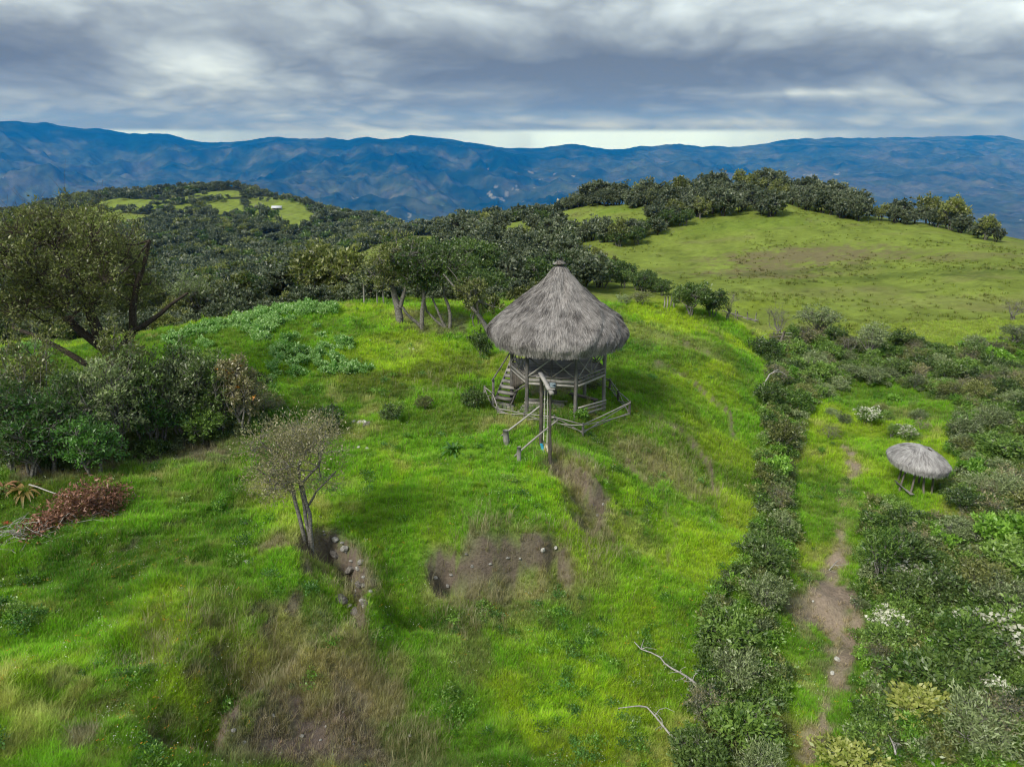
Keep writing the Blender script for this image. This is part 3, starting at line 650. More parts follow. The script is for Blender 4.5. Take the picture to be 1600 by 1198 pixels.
def low_fence():
    f = root('low_pole_fence', (0, 0, 0), 'low rustic fence of crossed thin poles ringing the foot of the lookout', 'fence')
    P = [at_z(*p) for p in ((757, 626, .1), (770, 641, .2), (778, 652, .3), (820, 664, .33), (866, 667, .28), (910, 678, .15), (983, 651, -.2), (966, 630, -.15), (952, 616, -.1), (925, 606, .0))]
    P = [np.array([p[0], p[1], hz(p[0], p[1])]) for p in P]; H = [.75, .85, .40, .50, .5, .62, .85, .72, .72, .62]
    tops = []
    for k, (p, hh) in enumerate(zip(P, H)):
        tops.append(p+(RNG.normal(0, .02), 0, hh)); piece('fence_post', f, pole(p-(0, 0, .3), tops[-1], .065 if k not in (1, 6, 7, 8) else .085, .06, 8, 3, .01), M_GREY if k not in (6, 7, 8, 9) else M_DARKW, smooth=True)
    for k in range(len(P)-1):
        a, b = P[k], P[k+1]; ta, tb = tops[k]-(0, 0, .06), tops[k+1]-(0, 0, .06)
        o = (0, -.07, 0); m = M_PALEW if k < 7 else M_GREY
        piece('fence_rail', f, pole(ta+o, tb+o, .034, .028, 6, 3, .02), m, smooth=True)
        piece('fence_rail', f, pole(a+(0, -.09, .12), tb+(0, -.10, -.02), .028, .024, 6, 3, .02), m, smooth=True)
        piece('fence_rail', f, pole(ta+(0, -.05, -.04), b+(0, -.06, .12), .028, .024, 6, 3, .02), m, smooth=True)
        piece('fence_rail', f, pole(a+(0, -.04, .2), b+(0, -.04, .18), .03, .026, 6, 3, .02), M_GREY, smooth=True)
low_fence()
def stump(px, pyb, pxt, pyt, r, label):
    p = G(px, pyb); hh = height_above(pxt, pyt, p)
    s = root('stump_post', tuple(p), label, 'post', 'short log posts in front of the lookout')
    piece('log', s, pole((0, 0, -.3), ((pxt-px)/33, 0, hh), r, r*.9, 11, 4, .02), M_GREY, smooth=True)
    return p+(0, 0, hh)
S1 = stump(791, 693, 790, 672, .145, 'thicker grey log post left of the swing, a slanting pole leaning behind it')
S2 = stump(812, 722, 811, 698, .11, 'thinner grey log post nearest the swing, a pale pole lying across its top')
def slant(name, a, b, r, label, grp):
    a = np.array(a); b = np.array(b); s = root(name, tuple(a), label, 'pole', grp)
    piece('shaft', s, pole((0, 0, 0), tuple(b-a), r, r*.8, 8, 6, .03), M_PALEW, smooth=True)
g0 = G(782, 686); slant('leaning_pole', g0+(0, .2, .05), np.array(at_y(844, 634, S1[1]+2.2)), .045, 'pale slanting pole running from behind the thicker log post up to the swing frame', 'slanting poles in front of the lookout')
g1 = G(803, 715); slant('leaning_pole', g1+(0, -.02, .05), np.array(at_y(873, 655, g1[1]+.6)), .05, 'long pale pole lying over the thinner log post and crossing before the swing', 'slanting poles in front of the lookout')
def swing():
    b2 = G(860, 722); t2 = np.array(at_y(860, 614, b2[1])); b1 = G(845, 698); t1 = np.array(at_y(846, 590, b1[1]))
    s = root('swing', tuple(b2), 'timber swing with two tall posts, pale top beam, white ropes and blue and cream seat', 'swing')
    o = b2; L = lambda p: tuple(np.asarray(p)-o)
    piece('swing_post', s, pole(L(b2-(0, 0, .4)), L(t2), .085, .07, 9, 5, .02), M_DARKW, smooth=True)
    piece('swing_post', s, pole(L(b1-(0, 0, .4)), L(t1), .09, .08, 9, 5, .02), M_DARKW, smooth=True)
    d = nrm(t1-t2); piece('top_beam', s, plank(L(t2-d*.22+(0, 0, .08)), L(t1+d*.2+(0, 0, .08)), .17, .13), M_PALEW)
    piece('cleat', s, plank(L(t2+(-.16, 0, .17)), L(t2+(.2, 0, .17)), .10, .06), M_PALEW)
    piece('cleat', s, plank(L(t1+(-.25, 0, .03)), L(t1+(.22, .0, .03)), .10, .06), M_PALEW)
    y0 = t2[1]*.52+t1[1]*.48
    seat = np.array(at_y(851.5, 703, y0+.0))
    mr, nt, b = principled('white_rope', .8, .2); b.inputs['Base Color'].default_value = (.55, .54, .46, 1)
    r1 = t2+(t1-t2)*.58; r2 = t2+(t1-t2)*.32
    k1 = seat+(-.06, .12, .42); k2 = seat+(.08, -.12, .40)
    for (a, k, e1) in ((r1, k1, (-.12, .16, .03)), (r2, k2, (.15, -.14, .03))):
        ob = piece('rope', s, pole(L(a), L(k), .017, .017, 6, 4, .01), mr, smooth=True)
        piece('rope', s, pole(L(k), L(seat+e1), .014, .014, 6, 2, .003), mr, smooth=True)
        piece('rope', s, pole(L(k), L(seat+(e1[0]*-.6, e1[1], .03)), .014, .014, 6, 2, .003), mr, smooth=True)
        for f in (.25, .5, .75): piece('knot', s, pole(L(a+(k-a)*f-(0, 0, .03)), L(a+(k-a)*f+(0, 0, .03)), .034, .03, 6, 2, 0), mr, smooth=True)
    for nm, x0, x1, c in (('seat_panel', -.17, -.035, (.03, .42, .62)), ('seat_panel', -.03, .02, (.50, .50, .12)), ('seat_panel', .025, .18, (.62, .55, .38))):
        mm, nt, b = principled('painted_'+nm, .5, .3); n = nt.noise(None, 30, 3); nt.link(nt.mix(n, c, tuple(v*.75 for v in c)), b.inputs['Base Color'])
        piece(nm, s, plank(L(seat+((x0+x1)/2*1.15-.03, .19, .24)), L(seat+((x0+x1)/2*1.15+.04, -.17, -.06)), x1-x0, .03), mm)
swing()
def sign():
    # little weathered board hung in the middle of the front floor beam
    a = HUT+np.array([2.5*math.cos(math.radians(-131.7)), 2.5*math.sin(math.radians(-131.7))]); b = HUT+np.array([2.5*math.cos(math.radians(-71.7)), 2.5*math.sin(math.radians(-71.7))])
    p = a+(b-a)*.53; e = nrm(b-a); n = np.array([e[1], -e[0]]); p = p+n*.14
    s = root('sign_board', (p[0], p[1], 2.16), 'small faded blue sign board hanging on the front floor beam of the lookout', 'sign')
    def flat(col, nm):
        m, nt, bb = principled(nm, .5, .3); g = nt.node('ShaderNodeNewGeometry'); k = nt.noise(g.outputs['Position'], 25, 3); nt.link(nt.mix(k, col, tuple(c*.7 for c in col)), bb.inputs['Base Color']); return m
    mb, mp_, md = flat((.20, .27, .31), 'faded_blue_board'), flat((.42, .52, .55), 'pale_blue_paint'), flat((.02, .035, .06), 'navy_paint')
    pn = lambda u0, u1, z, h_, off: plank((*(e*u0+n*off), z), (*(e*u1+n*off), z), .014, h_, rag=0)
    piece('panel', s, pn(-.16, .16, 0, .24, 0), mb); piece('border', s, pn(-.155, .155, -.10, .03, .009), mp_)
    piece('dark_mark', s, pn(.055, .125, -.02, .10, .010), md); piece('dark_mark', s, pn(-.157, -.13, .0, .2, .010), md)
    for (u, z, w_, h_) in ((-.10, .06, .05, .03), (-.03, .07, .05, .025), (.04, .065, .04, .03), (-.09, -.01, .04, .03), (-.02, .0, .05, .03), (-.06, -.05, .09, .02)):
        piece('pale_mark', s, pn(u-w_/2, u+w_/2, z, h_, .011), mp_)
    for u in (-.12, .12): piece('hook', s, pole((*(e*u), .1), (*(e*u-n*.03), .26), .008, .008, 5, 1, 0), M_DARKW)
sign()
def small_shelter():
    c = G(1432, 768); c = np.array([c[0], c[1]+.4, hz(c[0], c[1]+.4)])
    s = root('thatched_shelter', tuple(c), 'small low mushroom-shaped thatched shelter on leaning posts beside the dirt path', 'shelter')
    apex = height_above(1428, 697, c); prof = np.array([(.05, 1.0), (.3, .96), (.7, .82), (1.05, .60), (1.32, .40), (1.50, .22), (1.53, .12), (1.46, .03)])
    prof[:, 1] = prof[:, 1]*.95+(apex-.95)
    thatch_roof('thatch', s, prof, .36, 9000, (0, 0, 0), M_THATCH2, lift=.05, wob=.10, seed=9, sl=(.3, .65), wd=.03, tilt=(-.10, .02))
    for (x0, y0, x1, y1) in ((-.95, -.35, -.55, -.2), (-.55, -.75, -.32, -.5), (.25, -.7, .12, -.4), (.75, -.55, .55, -.35), (.6, .55, .5, .4), (-.55, .6, -.5, .4)):
        g = hz(c[0]+x0, c[1]+y0)-c[2]; piece('post', s, pole((x0, y0, g-.2), (x1, y1, apex-.45), .06, .05, 8, 3, .03), M_DARKW, smooth=True)
    for k in range(3):
        piece('rail', s, pole((-1.25+.08*k, -.35+.05*k, .58-.12*k), (-.62+.1*k, -.95, .02), .032, .03, 6, 2, .01), M_GREY, smooth=True)
    for k in range(5):
        a = .5+k*.35; piece('loose_bark', s, plank((.25+.09*k, -.22+.02*k, apex-.02-.05*k), (.45+.09*k, -.34+.03*k, apex-.16-.06*k), .1, .03), M_DARKW)
    piece('tie_beam', s, pole((-.9, -.1, apex-.5), (.9, 0, apex-.5), .045, .045, 7, 2, .01), M_DARKW)
small_shelter()
# ------------------------------------------------------------------ leaves, wood and plants
def leaf_mat(name, dark, light, trans=.35, var=.5, rough=.6, nsc=2.4):
    m = bpy.data.materials.new(name); m.use_nodes = True; nt = NT(m.node_tree); nt.n.clear()
    o = nt.node('ShaderNodeOutputMaterial'); g = nt.node('ShaderNodeNewGeometry'); oi = nt.node('ShaderNodeObjectInfo')
    n = nt.ramp(nt.noise(g.outputs['Position'], nsc, 3, .6), [(.3, 0.0), (.7, 1.0)])
    f = nt.math('ADD', nt.math('MULTIPLY', g.outputs['Random Per Island'], var), nt.math('MULTIPLY', n, .5))
    f = nt.math('ADD', f, nt.math('MULTIPLY', nt.math('SUBTRACT', oi.outputs['Random'], .5), .45))
    c = nt.ramp(f, [(.15, dark), (.9, light)])
    d = nt.node('ShaderNodeBsdfDiffuse'); t = nt.node('ShaderNodeBsdfTranslucent'); gl = nt.node('ShaderNodeBsdfGlossy')
    gl.inputs['Roughness'].default_value = .45; gl.inputs['Color'].default_value = (1, 1, 1, 1)
    nt.link(c, d.inputs[0]); nt.link(nt.mix(1.0, c, (1.0, 1.25, .5), 'MULTIPLY'), t.inputs[0])
    mx = nt.node('ShaderNodeMixShader'); mx.inputs[0].default_value = trans; nt.link(d.outputs[0], mx.inputs[1]); nt.link(t.outputs[0], mx.inputs[2])
    m2 = nt.node('ShaderNodeMixShader'); m2.inputs[0].default_value = .04; nt.link(mx.outputs[0], m2.inputs[1]); nt.link(gl.outputs[0], m2.inputs[2])
    nt.link(m2.outputs[0], o.inputs[0]); return m
LM = dict(
    dark=leaf_mat('dark_green_leaves', (0.037, 0.075, 0.018), (0.181, 0.269, 0.069)),
    forest=leaf_mat('cloud_forest_leaves', (.040, .060, .034), (.20, .235, .135), .2),
    mid=leaf_mat('green_leaves', (0.056, 0.125, 0.018), (0.300, 0.450, 0.094)),
    grey=leaf_mat('grey_green_leaves', (0.088, 0.119, 0.050), (0.400, 0.475, 0.231)),
    olive=leaf_mat('olive_leaves', (0.075, 0.094, 0.025), (0.338, 0.362, 0.119)),
    yellow=leaf_mat('yellow_green_leaves', (0.237, 0.300, 0.037), (0.580, 0.580, 0.200)),
    fern=leaf_mat('fresh_green_leaves', (0.069, 0.188, 0.015), (0.300, 0.525, 0.069)),
    twig=leaf_mat('brownish_sparse_leaves', (0.112, 0.098, 0.048), (0.400, 0.362, 0.200)),
    brown=leaf_mat('dead_brown_leaves', (0.075, 0.030, 0.018), (0.425, 0.213, 0.138), .15),
    crop=leaf_mat('pale_crop_leaves', (0.150, 0.338, 0.062), (0.420, 0.600, 0.250)),
    lush=leaf_mat('lush_broad_leaves', (0.033, 0.100, 0.015), (0.163, 0.362, 0.069)),
    flower=leaf_mat('cream_flower_heads', (.42, .42, .32), (.78, .78, .66), .2),
    orange=leaf_mat('orange_blossoms', (.55, .20, .01), (.80, .36, .02), .2),
    redb=leaf_mat('red_bract_leaves', (.22, .02, .012), (.50, .08, .04), .2),
    brom=leaf_mat('bromeliad_leaves', (.16, .15, .03), (.45, .28, .12), .3),
    pampas=leaf_mat('straw_coloured_stalks', (.16, .14, .06), (.42, .38, .20), .2),
    green=leaf_mat('blade_grass', (.04, .10, .008), (.17, .34, .03)))
def bark(name, c0, c1):
    m, nt, b = principled(name, .9, .1); g = nt.node('ShaderNodeNewGeometry'); n = nt.noise(g.outputs['Position'], 14, 5, .65)
    nt.link(nt.ramp(n, [(.35, c0), (.7, c1)]), b.inputs['Base Color']); return m
B_GREY = bark('lichen_grey_bark', (.07, .06, .05), (.34, .33, .30)); B_DARK = bark('dark_bark', (.025, .02, .016), (.12, .10, .08)); B_PALE = bark('bleached_dead_wood', (.22, .20, .18), (.55, .53, .50))
def unit(v): return v/np.maximum(np.linalg.norm(v, axis=-1, keepdims=True), 1e-9)
def leaf_geo(cen, out, size, asp, rng, up=.4, rnd=.9):
    """one pointed leaf per centre: four corners, folded a little along the midrib"""
    n = len(cen)
    a = unit(out*1.0+rng.normal(0, rnd, (n, 3))+np.array([0, 0, up*.3]))
    nn = unit(rng.normal(0, .7, (n, 3))+np.array([0, 0, up])+out*.4)
    s = unit(np.cross(a, nn)); L = (size*rng.uniform(.6, 1.35, n))[:, None]; w = L*asp
    nn = np.cross(s, a)
    V = np.stack([cen, cen+a*L*.45+s*w*.5+nn*w*.12, cen+a*L-nn*L*.08, cen+a*L*.45-s*w*.5+nn*w*.12], 1).reshape(-1, 3)
    q = np.arange(n*4).reshape(n, 4)
    return V, q
def tubes(segs, n=5):
    if not segs: return np.zeros((0, 3)), np.zeros((0, 4), int)
    """segs: list of (p0, p1, r0, r1)"""
    p0 = np.array([s[0] for s in segs], float); p1 = np.array([s[1] for s in segs], float); r0 = np.array([s[2] for s in segs]); r1 = np.array([s[3] for s in segs])
    d = unit(p1-p0); ref = np.where(np.abs(d[:, 2:3]) < .9, np.array([[0, 0, 1.]]), np.array([[0, 1., 0]])); s = unit(np.cross(d, ref)); t = np.cross(s, d)
    a = np.arange(n)*2*math.pi/n; ring = s[:, None]*np.cos(a)[None, :, None]+t[:, None]*np.sin(a)[None, :, None]
    V = np.concatenate([(p0[:, None]+ring*r0[:, None, None]), (p1[:, None]+ring*r1[:, None, None])], 1).reshape(-1, 3)
    b = np.arange(len(segs))[:, None, None]*2*n; j = np.arange(n)
    q = np.stack([j, j+n, (j+1) % n+n, (j+1) % n], -1)[None]+b
    return V, q.reshape(-1, 4)
def curve(a, b, r0, r1, rng, k=3, bow=.12):
    a = np.asarray(a, float); b = np.asarray(b, float); L = np.linalg.norm(b-a); off = rng.normal(0, bow*L, 3); pts = [a+(b-a)*f+off*math.sin(math.pi*f)+rng.normal(0, .02*L, 3)*(0 < f < 1) for f in np.linspace(0, 1, k+1)]
    rr = np.linspace(r0, r1, k+1); return [(pts[i], pts[i+1], rr[i], rr[i+1]) for i in range(k)]
_pc = {}
def plant(key, H=1.5, W=1.6, base=.0, lobes=7, ncl=9, nl=30, leaf=.08, asp=.45, clr=.16, stems=4, tr=.03, mat='mid', bk=None, seed=1, up=.4, bare=0, flat=1.0, trunk=None, lobr=.42, flowers=0, fmat='flower', fsize=.10, lean=(0, 0)):
    """a shrub or tree: stems -> lobes -> twigs -> leaf clumps; returns its meshes. H and W in metres, base = clear stem as a share of H"""
    if key in _pc: return _pc[key]
    rng = np.random.default_rng(seed); segs = []
    cz = H*(base+1)/2; ch = H*(1-base)/2
    th = rng.uniform(0, 2*math.pi)
    L = []
    for k in range(lobes):
        a = th+k*2.4; rr = math.sqrt((k+.4)/lobes)*.66; zf = rng.uniform(-.35, .55)*(1-rr*.5) if base < .2 else rng.uniform(-.45, .6)
        r = lobr*rng.uniform(.75, 1.2)
        L.append((np.array([math.cos(a)*rr*W/2+lean[0]*(zf+1), math.sin(a)*rr*W/2+lean[1]*(zf+1), cz+zf*ch*flat]), r))
    tops = []
    if trunk is None:
        for k in range(stems):
            a = rng.uniform(0, 2*math.pi); b0 = np.array([math.cos(a)*.04*W, math.sin(a)*.04*W, -.1]); t = np.array([math.cos(a)*.13*W+lean[0]*.3, math.sin(a)*.13*W+lean[1]*.3, H*max(base, .22)])
            segs += curve(b0, t, tr, tr*.7, rng, 3, .06); tops.append(t)
    else:
        for pts, r0, r1 in trunk:
            pts = [np.array(p, float) for p in pts]; rs = np.linspace(r0, r1, len(pts))
            for i in range(len(pts)-1): segs += curve(pts[i], pts[i+1], rs[i], rs[i+1], rng, 2, .03)
            tops.append(pts[-1])
            if len(pts) > 2: tops.append(pts[-2])
    C = []; O = []
    for (c, r) in L:
        t = min(tops, key=lambda p: np.linalg.norm(p-c)+rng.random()*.2*H); segs += curve(t, c, tr*.6, tr*.3, rng, 3, .10)
        for j in range(ncl):
            v = unit(rng.normal(0, 1, 3)); v[2] = v[2]*.8+.18
            e = c+v*np.array([r*W/2, r*W/2, r*ch*1.25])*rng.uniform(.65, 1.1); e[2] = max(e[2], H*.06)
            segs += curve(c+(e-c)*.1, e, tr*.22, tr*.07, rng, 2, .10)
            if j >= bare: C.append(e); O.append(unit(e-np.array([0, 0, cz*.6])))
            for _ in range(2 if bare else 0): segs += curve(e, e+v*r*W*.18+rng.normal(0, .05*W, 3), tr*.08, tr*.03, rng, 2, .1)
    C = np.array(C); O = np.array(O); n = len(C)*nl; idx = np.repeat(np.arange(len(C)), nl)
    dens = rng.random(n)
    cen = C[idx]+rng.normal(0, clr*W/2, (n, 3))*np.array([1, 1, .75]); cen[:, 2] = np.maximum(cen[:, 2], .02*H)
    V, q = leaf_geo(cen, O[idx], leaf, asp, rng, up)
    fo = mesh_np('foliage', V, quads=q, mat=LM[mat] if isinstance(mat, str) else mat)
    V2, q2 = tubes(segs, 5); wo = mesh_np('stems', V2, quads=q2, smooth=True, mat=bk or B_GREY)
    fl = None
    if flowers:
        sel = C[np.argsort(-(C[:, 2]+rng.normal(0, .12*H, len(C))))[:max(3, int(len(C)*.55))]]; fc = sel[rng.integers(0, len(sel), flowers)]+rng.normal(0, clr*W/2*1.1, (flowers, 3)); fc[:, 2] += clr*W*.28
        # each head is a flat cluster of small florets
        k = 7; cc = np.repeat(fc, k, 0)+rng.normal(0, fsize*.36, (flowers*k, 3))*np.array([1, 1, .35])
        V3, q3 = leaf_geo(cc, np.tile([0, 0, .2], (len(cc), 1)), fsize*.6, .9, rng, 1.2, .7); fl = mesh_np('flowers', V3, quads=q3, mat=LM[fmat])
    _pc[key] = (fo, wo, fl, H); return _pc[key]
def put(pl, loc, name, label, cat, group=None, scale=1.0, rz=None, sz=None, wood='stems', parts=True, tilt=(0, 0)):
    fo, wo, fl, H = pl
    r = root(name, tuple(loc), label, cat, group, RNG.uniform(0, 6.28) if rz is None else rz)
    r.rotation_euler = (tilt[0], tilt[1], r.rotation_euler[2])
    r.scale = (scale, scale, scale if sz is None else sz)
    link('foliage' if wood == 'stems' else 'crown', fo, r); link(wood, wo, r)
    if fl: link('flowers', fl, r)
    return r
# ------------------------------------------------------------------ plant kinds
def kinds(prefix, n, **kw):
    base = kw.pop('seed', 1); return [plant(f'{prefix}{k}', seed=base+k*7, **kw) for k in range(n)]
SB = dict(lobes=12, ncl=11, nl=17, clr=.085, lobr=.36)
SH_MID = kinds('mid', 3, H=1.5, W=1.9, leaf=.15, asp=.42, mat='mid', seed=3, **SB)
SH_GREY = kinds('grey', 3, H=1.5, W=1.9, leaf=.135, asp=.30, mat='grey', seed=5, **SB)
SH_DARK = kinds('dark', 3, H=1.6, W=2.0, leaf=.15, asp=.45, mat='dark', seed=8, **SB)
SH_OLIVE = kinds('olive', 2, H=1.6, W=1.9, leaf=.12, asp=.4, mat='olive', seed=12, **SB)
SH_FRESH = kinds('fresh', 2, H=1.2, W=1.6, leaf=.17, asp=.5, mat='fern', seed=15, **{**SB, 'lobes': 9, 'ncl': 9})
SH_TWIG = kinds('twig', 3, H=1.8, W=2.0, lobes=9, ncl=11, nl=15, leaf=.09, asp=.35, clr=.10, mat='twig', bare=3, tr=.028, seed=21)
SH_FLOW = kinds('flow', 2, H=1.5, W=1.9, leaf=.14, asp=.38, mat='mid', flowers=150, fsize=.16, seed=31, **SB)
SH_YEL = kinds('yel', 1, H=1.3, W=1.8, leaf=.15, asp=.5, mat='yellow', seed=35, **SB)
SH_TALL = kinds('tall', 2, H=2.0, W=1.3, leaf=.14, asp=.28, mat='mid', seed=37, lobes=11, ncl=9, nl=15, clr=.10, lobr=.30, base=.02)
SH_STALK = kinds('stalk', 2, H=1.5, W=1.6, lobes=8, ncl=9, nl=9, leaf=.12, asp=.25, clr=.09, mat='pampas', bare=2, seed=39)
# ------------------------------------------------------------------ shrubs one can point to
def P_at(px, pyb, pyt, wpx=None, **k):
    """ground point below (px,pyb) and the height and width that reach the given sight lines"""
    p = G(px, pyb); h = height_above(px, pyt, p); dist = math.hypot(p[1], CAM_Z-p[2])
    return p, max(h, .15), (wpx or 0)*dist/1140
def shrub(px, pyb, pyt, wpx, pl, label, name='shrub', cat='shrub', group=None, dz=-.05, wood='stems', rz=None, hk=.86):
    p, h, wd = P_at(px, pyb, pyt, wpx); H = pl[3]; W = pl_w[id(pl)] if id(pl) in pl_w else None
    bw = max(v.co.x for v in pl[0].vertices)-min(v.co.x for v in pl[0].vertices) if W is None else W
    pl_w[id(pl)] = bw
    s = wd/bw; hh = max(v.co.z for v in pl[0].vertices) if id(pl) not in pl_h else pl_h[id(pl)]; pl_h[id(pl)] = hh
    # seen from above the crown's depth adds to its outline, so trim the height a little
    sz = min(max((h*hk)/hh, s*.45), s*1.5)
    return put(pl, (p[0], p[1], p[2]+dz), name, label, cat, group, scale=s, sz=sz, wood=wood, rz=rz)
pl_w = {}; pl_h = {}
# hedge along the right edge of the ridge, from far to near
HEDGE = [
 (1195,560,520,60,SH_DARK[0],'dark low shrub at the far end of the hedge, by the broken rail fence'),
 (1215,600,560,62,SH_TWIG[0],'grey twiggy shrub in the hedge, just in front of the pale dead branches'),
 (1200,640,585,58,SH_DARK[1],'dark green shrub in the hedge beside the drop of the bright ridge'),
 (1240,650,600,62,SH_MID[0],'mid green shrub on the outer side of the hedge above the upper path'),
 (1222,705,640,66,SH_OLIVE[0],'upright olive tree-like shrub in the hedge, level with the small shelter',),
 (1212,745,700,50,SH_FRESH[0],'fresh green low shrub in the hedge below the upright olive one'),
 (1212,795,748,60,SH_TWIG[1],'brownish grey shrub in the hedge left of the path fork'),
 (1218,838,790,56,SH_GREY[0],'grey leafy shrub bulging out of the hedge towards the path'),
 (1190,895,822,96,SH_DARK[2],'big dark shrub in the middle of the hedge, left of the bare dirt'),
 (1195,955,880,80,SH_GREY[1],'grey green shrub in the hedge hanging over the bare dirt of the path'),
 (1135,1015,945,92,SH_MID[1],'light green leafy shrub at the hedge foot above the dead branches'),
 (1150,1075,1000,95,SH_GREY[2],'pale grey shrub near the bottom of the hedge with dead branches at its left'),
 (1100,1130,1060,70,SH_TWIG[2],'brown twiggy shrub low in the hedge beside the lower dead branch'),
 (1150,1165,1075,120,SH_MID[2],'large leafy green shrub at the bottom of the hedge'),
 (1090,1210,1130,90,SH_DARK[0],'dark shrub cut by the bottom edge, left of the dirt path'),
 (1185,1225,1150,90,SH_GREY[0],'grey leafy shrub at the bottom edge nearest the dirt path')]
for h in HEDGE: shrub(*h[:5], h[5], group='hedge along the edge of the ridge')
for (px, pyb, pyt, w_, pl, lab) in [
 (512,678,622,70,SH_DARK[1],'dark dense bush beside the pale stones, behind the small mound tree'),
 (465,690,650,60,SH_TWIG[0],'brown straggly bush between the dark thicket and the dark dense bush'),
 (420,650,600,60,SH_TWIG[2],'leafless grey bush at the right end of the dark thicket'),
 (438,672,628,40,SH_FRESH[1],'yellowish bright bush behind the crown of the mound tree'),
 (612,658,622,48,SH_DARK[2],'round dark bush alone on the lawn between the stones and the lookout'),
 (662,640,612,36,SH_OLIVE[1],'small olive bush to the right of the round dark bush'),
 (742,640,596,48,SH_DARK[0],'dark leafy bush against the left side of the lookout stair'),
 (752,560,500,46,SH_DARK[2],'dark bush tucked behind the left eave of the big thatched roof'),
 (905,655,630,34,SH_FRESH[0],'low fresh green clump inside the lookout by the bench boards'),
 (925,610,585,40,SH_OLIVE[0],'weedy ochre clump growing behind the bench under the lookout')]:
    shrub(px, pyb, pyt, w_, pl, lab, name='bush', cat='bush')
# ------------------------------------------------------------------ the thicket right of the path
def px_of(p):
    v = np.asarray(p, float)-(0, 0, CAM_Z); c, s = math.cos(PITCH), math.sin(PITCH)
    f = v[1]*c-v[2]*s; u = v[1]*s+v[2]*c; return 800+1140*v[0]/f, 599-1140*u/f
def in_px(px, py, poly_):
    P = np.array(poly_, float); return bool(inside(np.array([px]), np.array([py]), P)[0])
def scatter(region, spacing, accept=None, jitter=.45, bounds=(4, 60, 9, 62)):
    pts = []; pol = np.array([G(*p)[:2] for p in region]); x0, x1 = pol[:, 0].min(), pol[:, 0].max(); y0, y1 = pol[:, 1].min(), pol[:, 1].max()
    nx = int((x1-x0)/spacing)+1; ny = int((y1-y0)/spacing)+1
    for i in range(ny):
        for j in range(nx):
            pts.append((x0+(j+.5*(i % 2))*spacing+RNG.normal(0, jitter*spacing*.5), y0+i*spacing+RNG.normal(0, jitter*spacing*.5)))
    pts = np.array(pts); k = inside(pts[:, 0], pts[:, 1], pol); pts = pts[k]
    z = height(pts[:, 0], pts[:, 1]); return [np.array([a, b, c]) for (a, b), c in zip(pts, z)]
def scale_of(p): return math.sqrt(1/1140)*math.sqrt(math.hypot(p[1], CAM_Z-p[2]))
TH = [(1385,790),(1352,880),(1365,985),(1350,1040),(1352,1100),(1335,1160),(1345,1215),(1680,1215),(1700,600),(1600,600),(1500,640),(1480,700),(1500,740)]
NEARLAB = {'twig': 'brown half-bare twiggy shrub in the dense thicket right of the dirt path', 'mid': 'leafy green shrub in the dense thicket right of the dirt path', 'grey': 'silvery grey-green shrub in the dense thicket right of the dirt path', 'dark': 'dark green shrub in the dense thicket right of the dirt path',
           'tall': 'upright narrow-leaved green shrub in the dense thicket right of the dirt path', 'stalk': 'straw-coloured twiggy shrub in the dense thicket right of the dirt path', 'olive': 'olive small-leaved shrub in the dense thicket right of the dirt path', 'fresh': 'bright fresh green shrub in the dense thicket right of the dirt path'}
SPEC = []      # named individuals of the thicket are set first so that the filling keeps clear of them
for (px, pyb, pyt, w_, pl, lab) in [
 (1355,662,628,44,SH_FLOW[0],'white-flowered shrub furthest up the slope, above the upper end of the path'),
 (1415,690,658,44,SH_FLOW[1],'white-flowered shrub directly behind the small thatched shelter'),
 (1402,905,862,86,SH_FLOW[0],'white-flowered shrub in the thicket level with the bare dirt of the path'),
 (1385,1000,948,78,SH_FLOW[1],'white-flowered shrub leaning over the right edge of the lower path'),
 (1560,1020,950,120,SH_FLOW[0],'largest white-flowered shrub, by the right edge of the picture'),
 (1530,1100,1040,80,SH_FLOW[1],'sparsely white-flowered shrub low in the thicket near the right edge'),
 (1575,770,735,50,SH_FLOW[1],'small white-flowered shrub right of the small thatched shelter'),
 (1330,1215,1160,120,SH_YEL[0],'pale yellow leafy shrub at the bottom edge beside the path'),
 (1440,1130,1060,110,SH_YEL[0],'golden green shrub in the thicket behind the pale yellow one'),
 (1500,800,755,70,SH_DARK[1],'dark shrub close against the right side of the small thatched shelter'),
 (1400,830,785,64,SH_DARK[2],'dark green shrub below the small thatched shelter where the path narrows'),
 (1560,720,670,90,SH_MID[0],'broad green shrub mounded high behind the small shelter'),
 (1500,850,800,90,SH_GREY[1],'wide silvery shrub below the small thatched shelter')]:
    s = shrub(px, pyb, pyt, w_, pl, lab, group='white-flowered shrubs' if 'white-fl' in lab else None); SPEC.append(np.array(s.location)[:2])
SHEL = G(1432, 768)
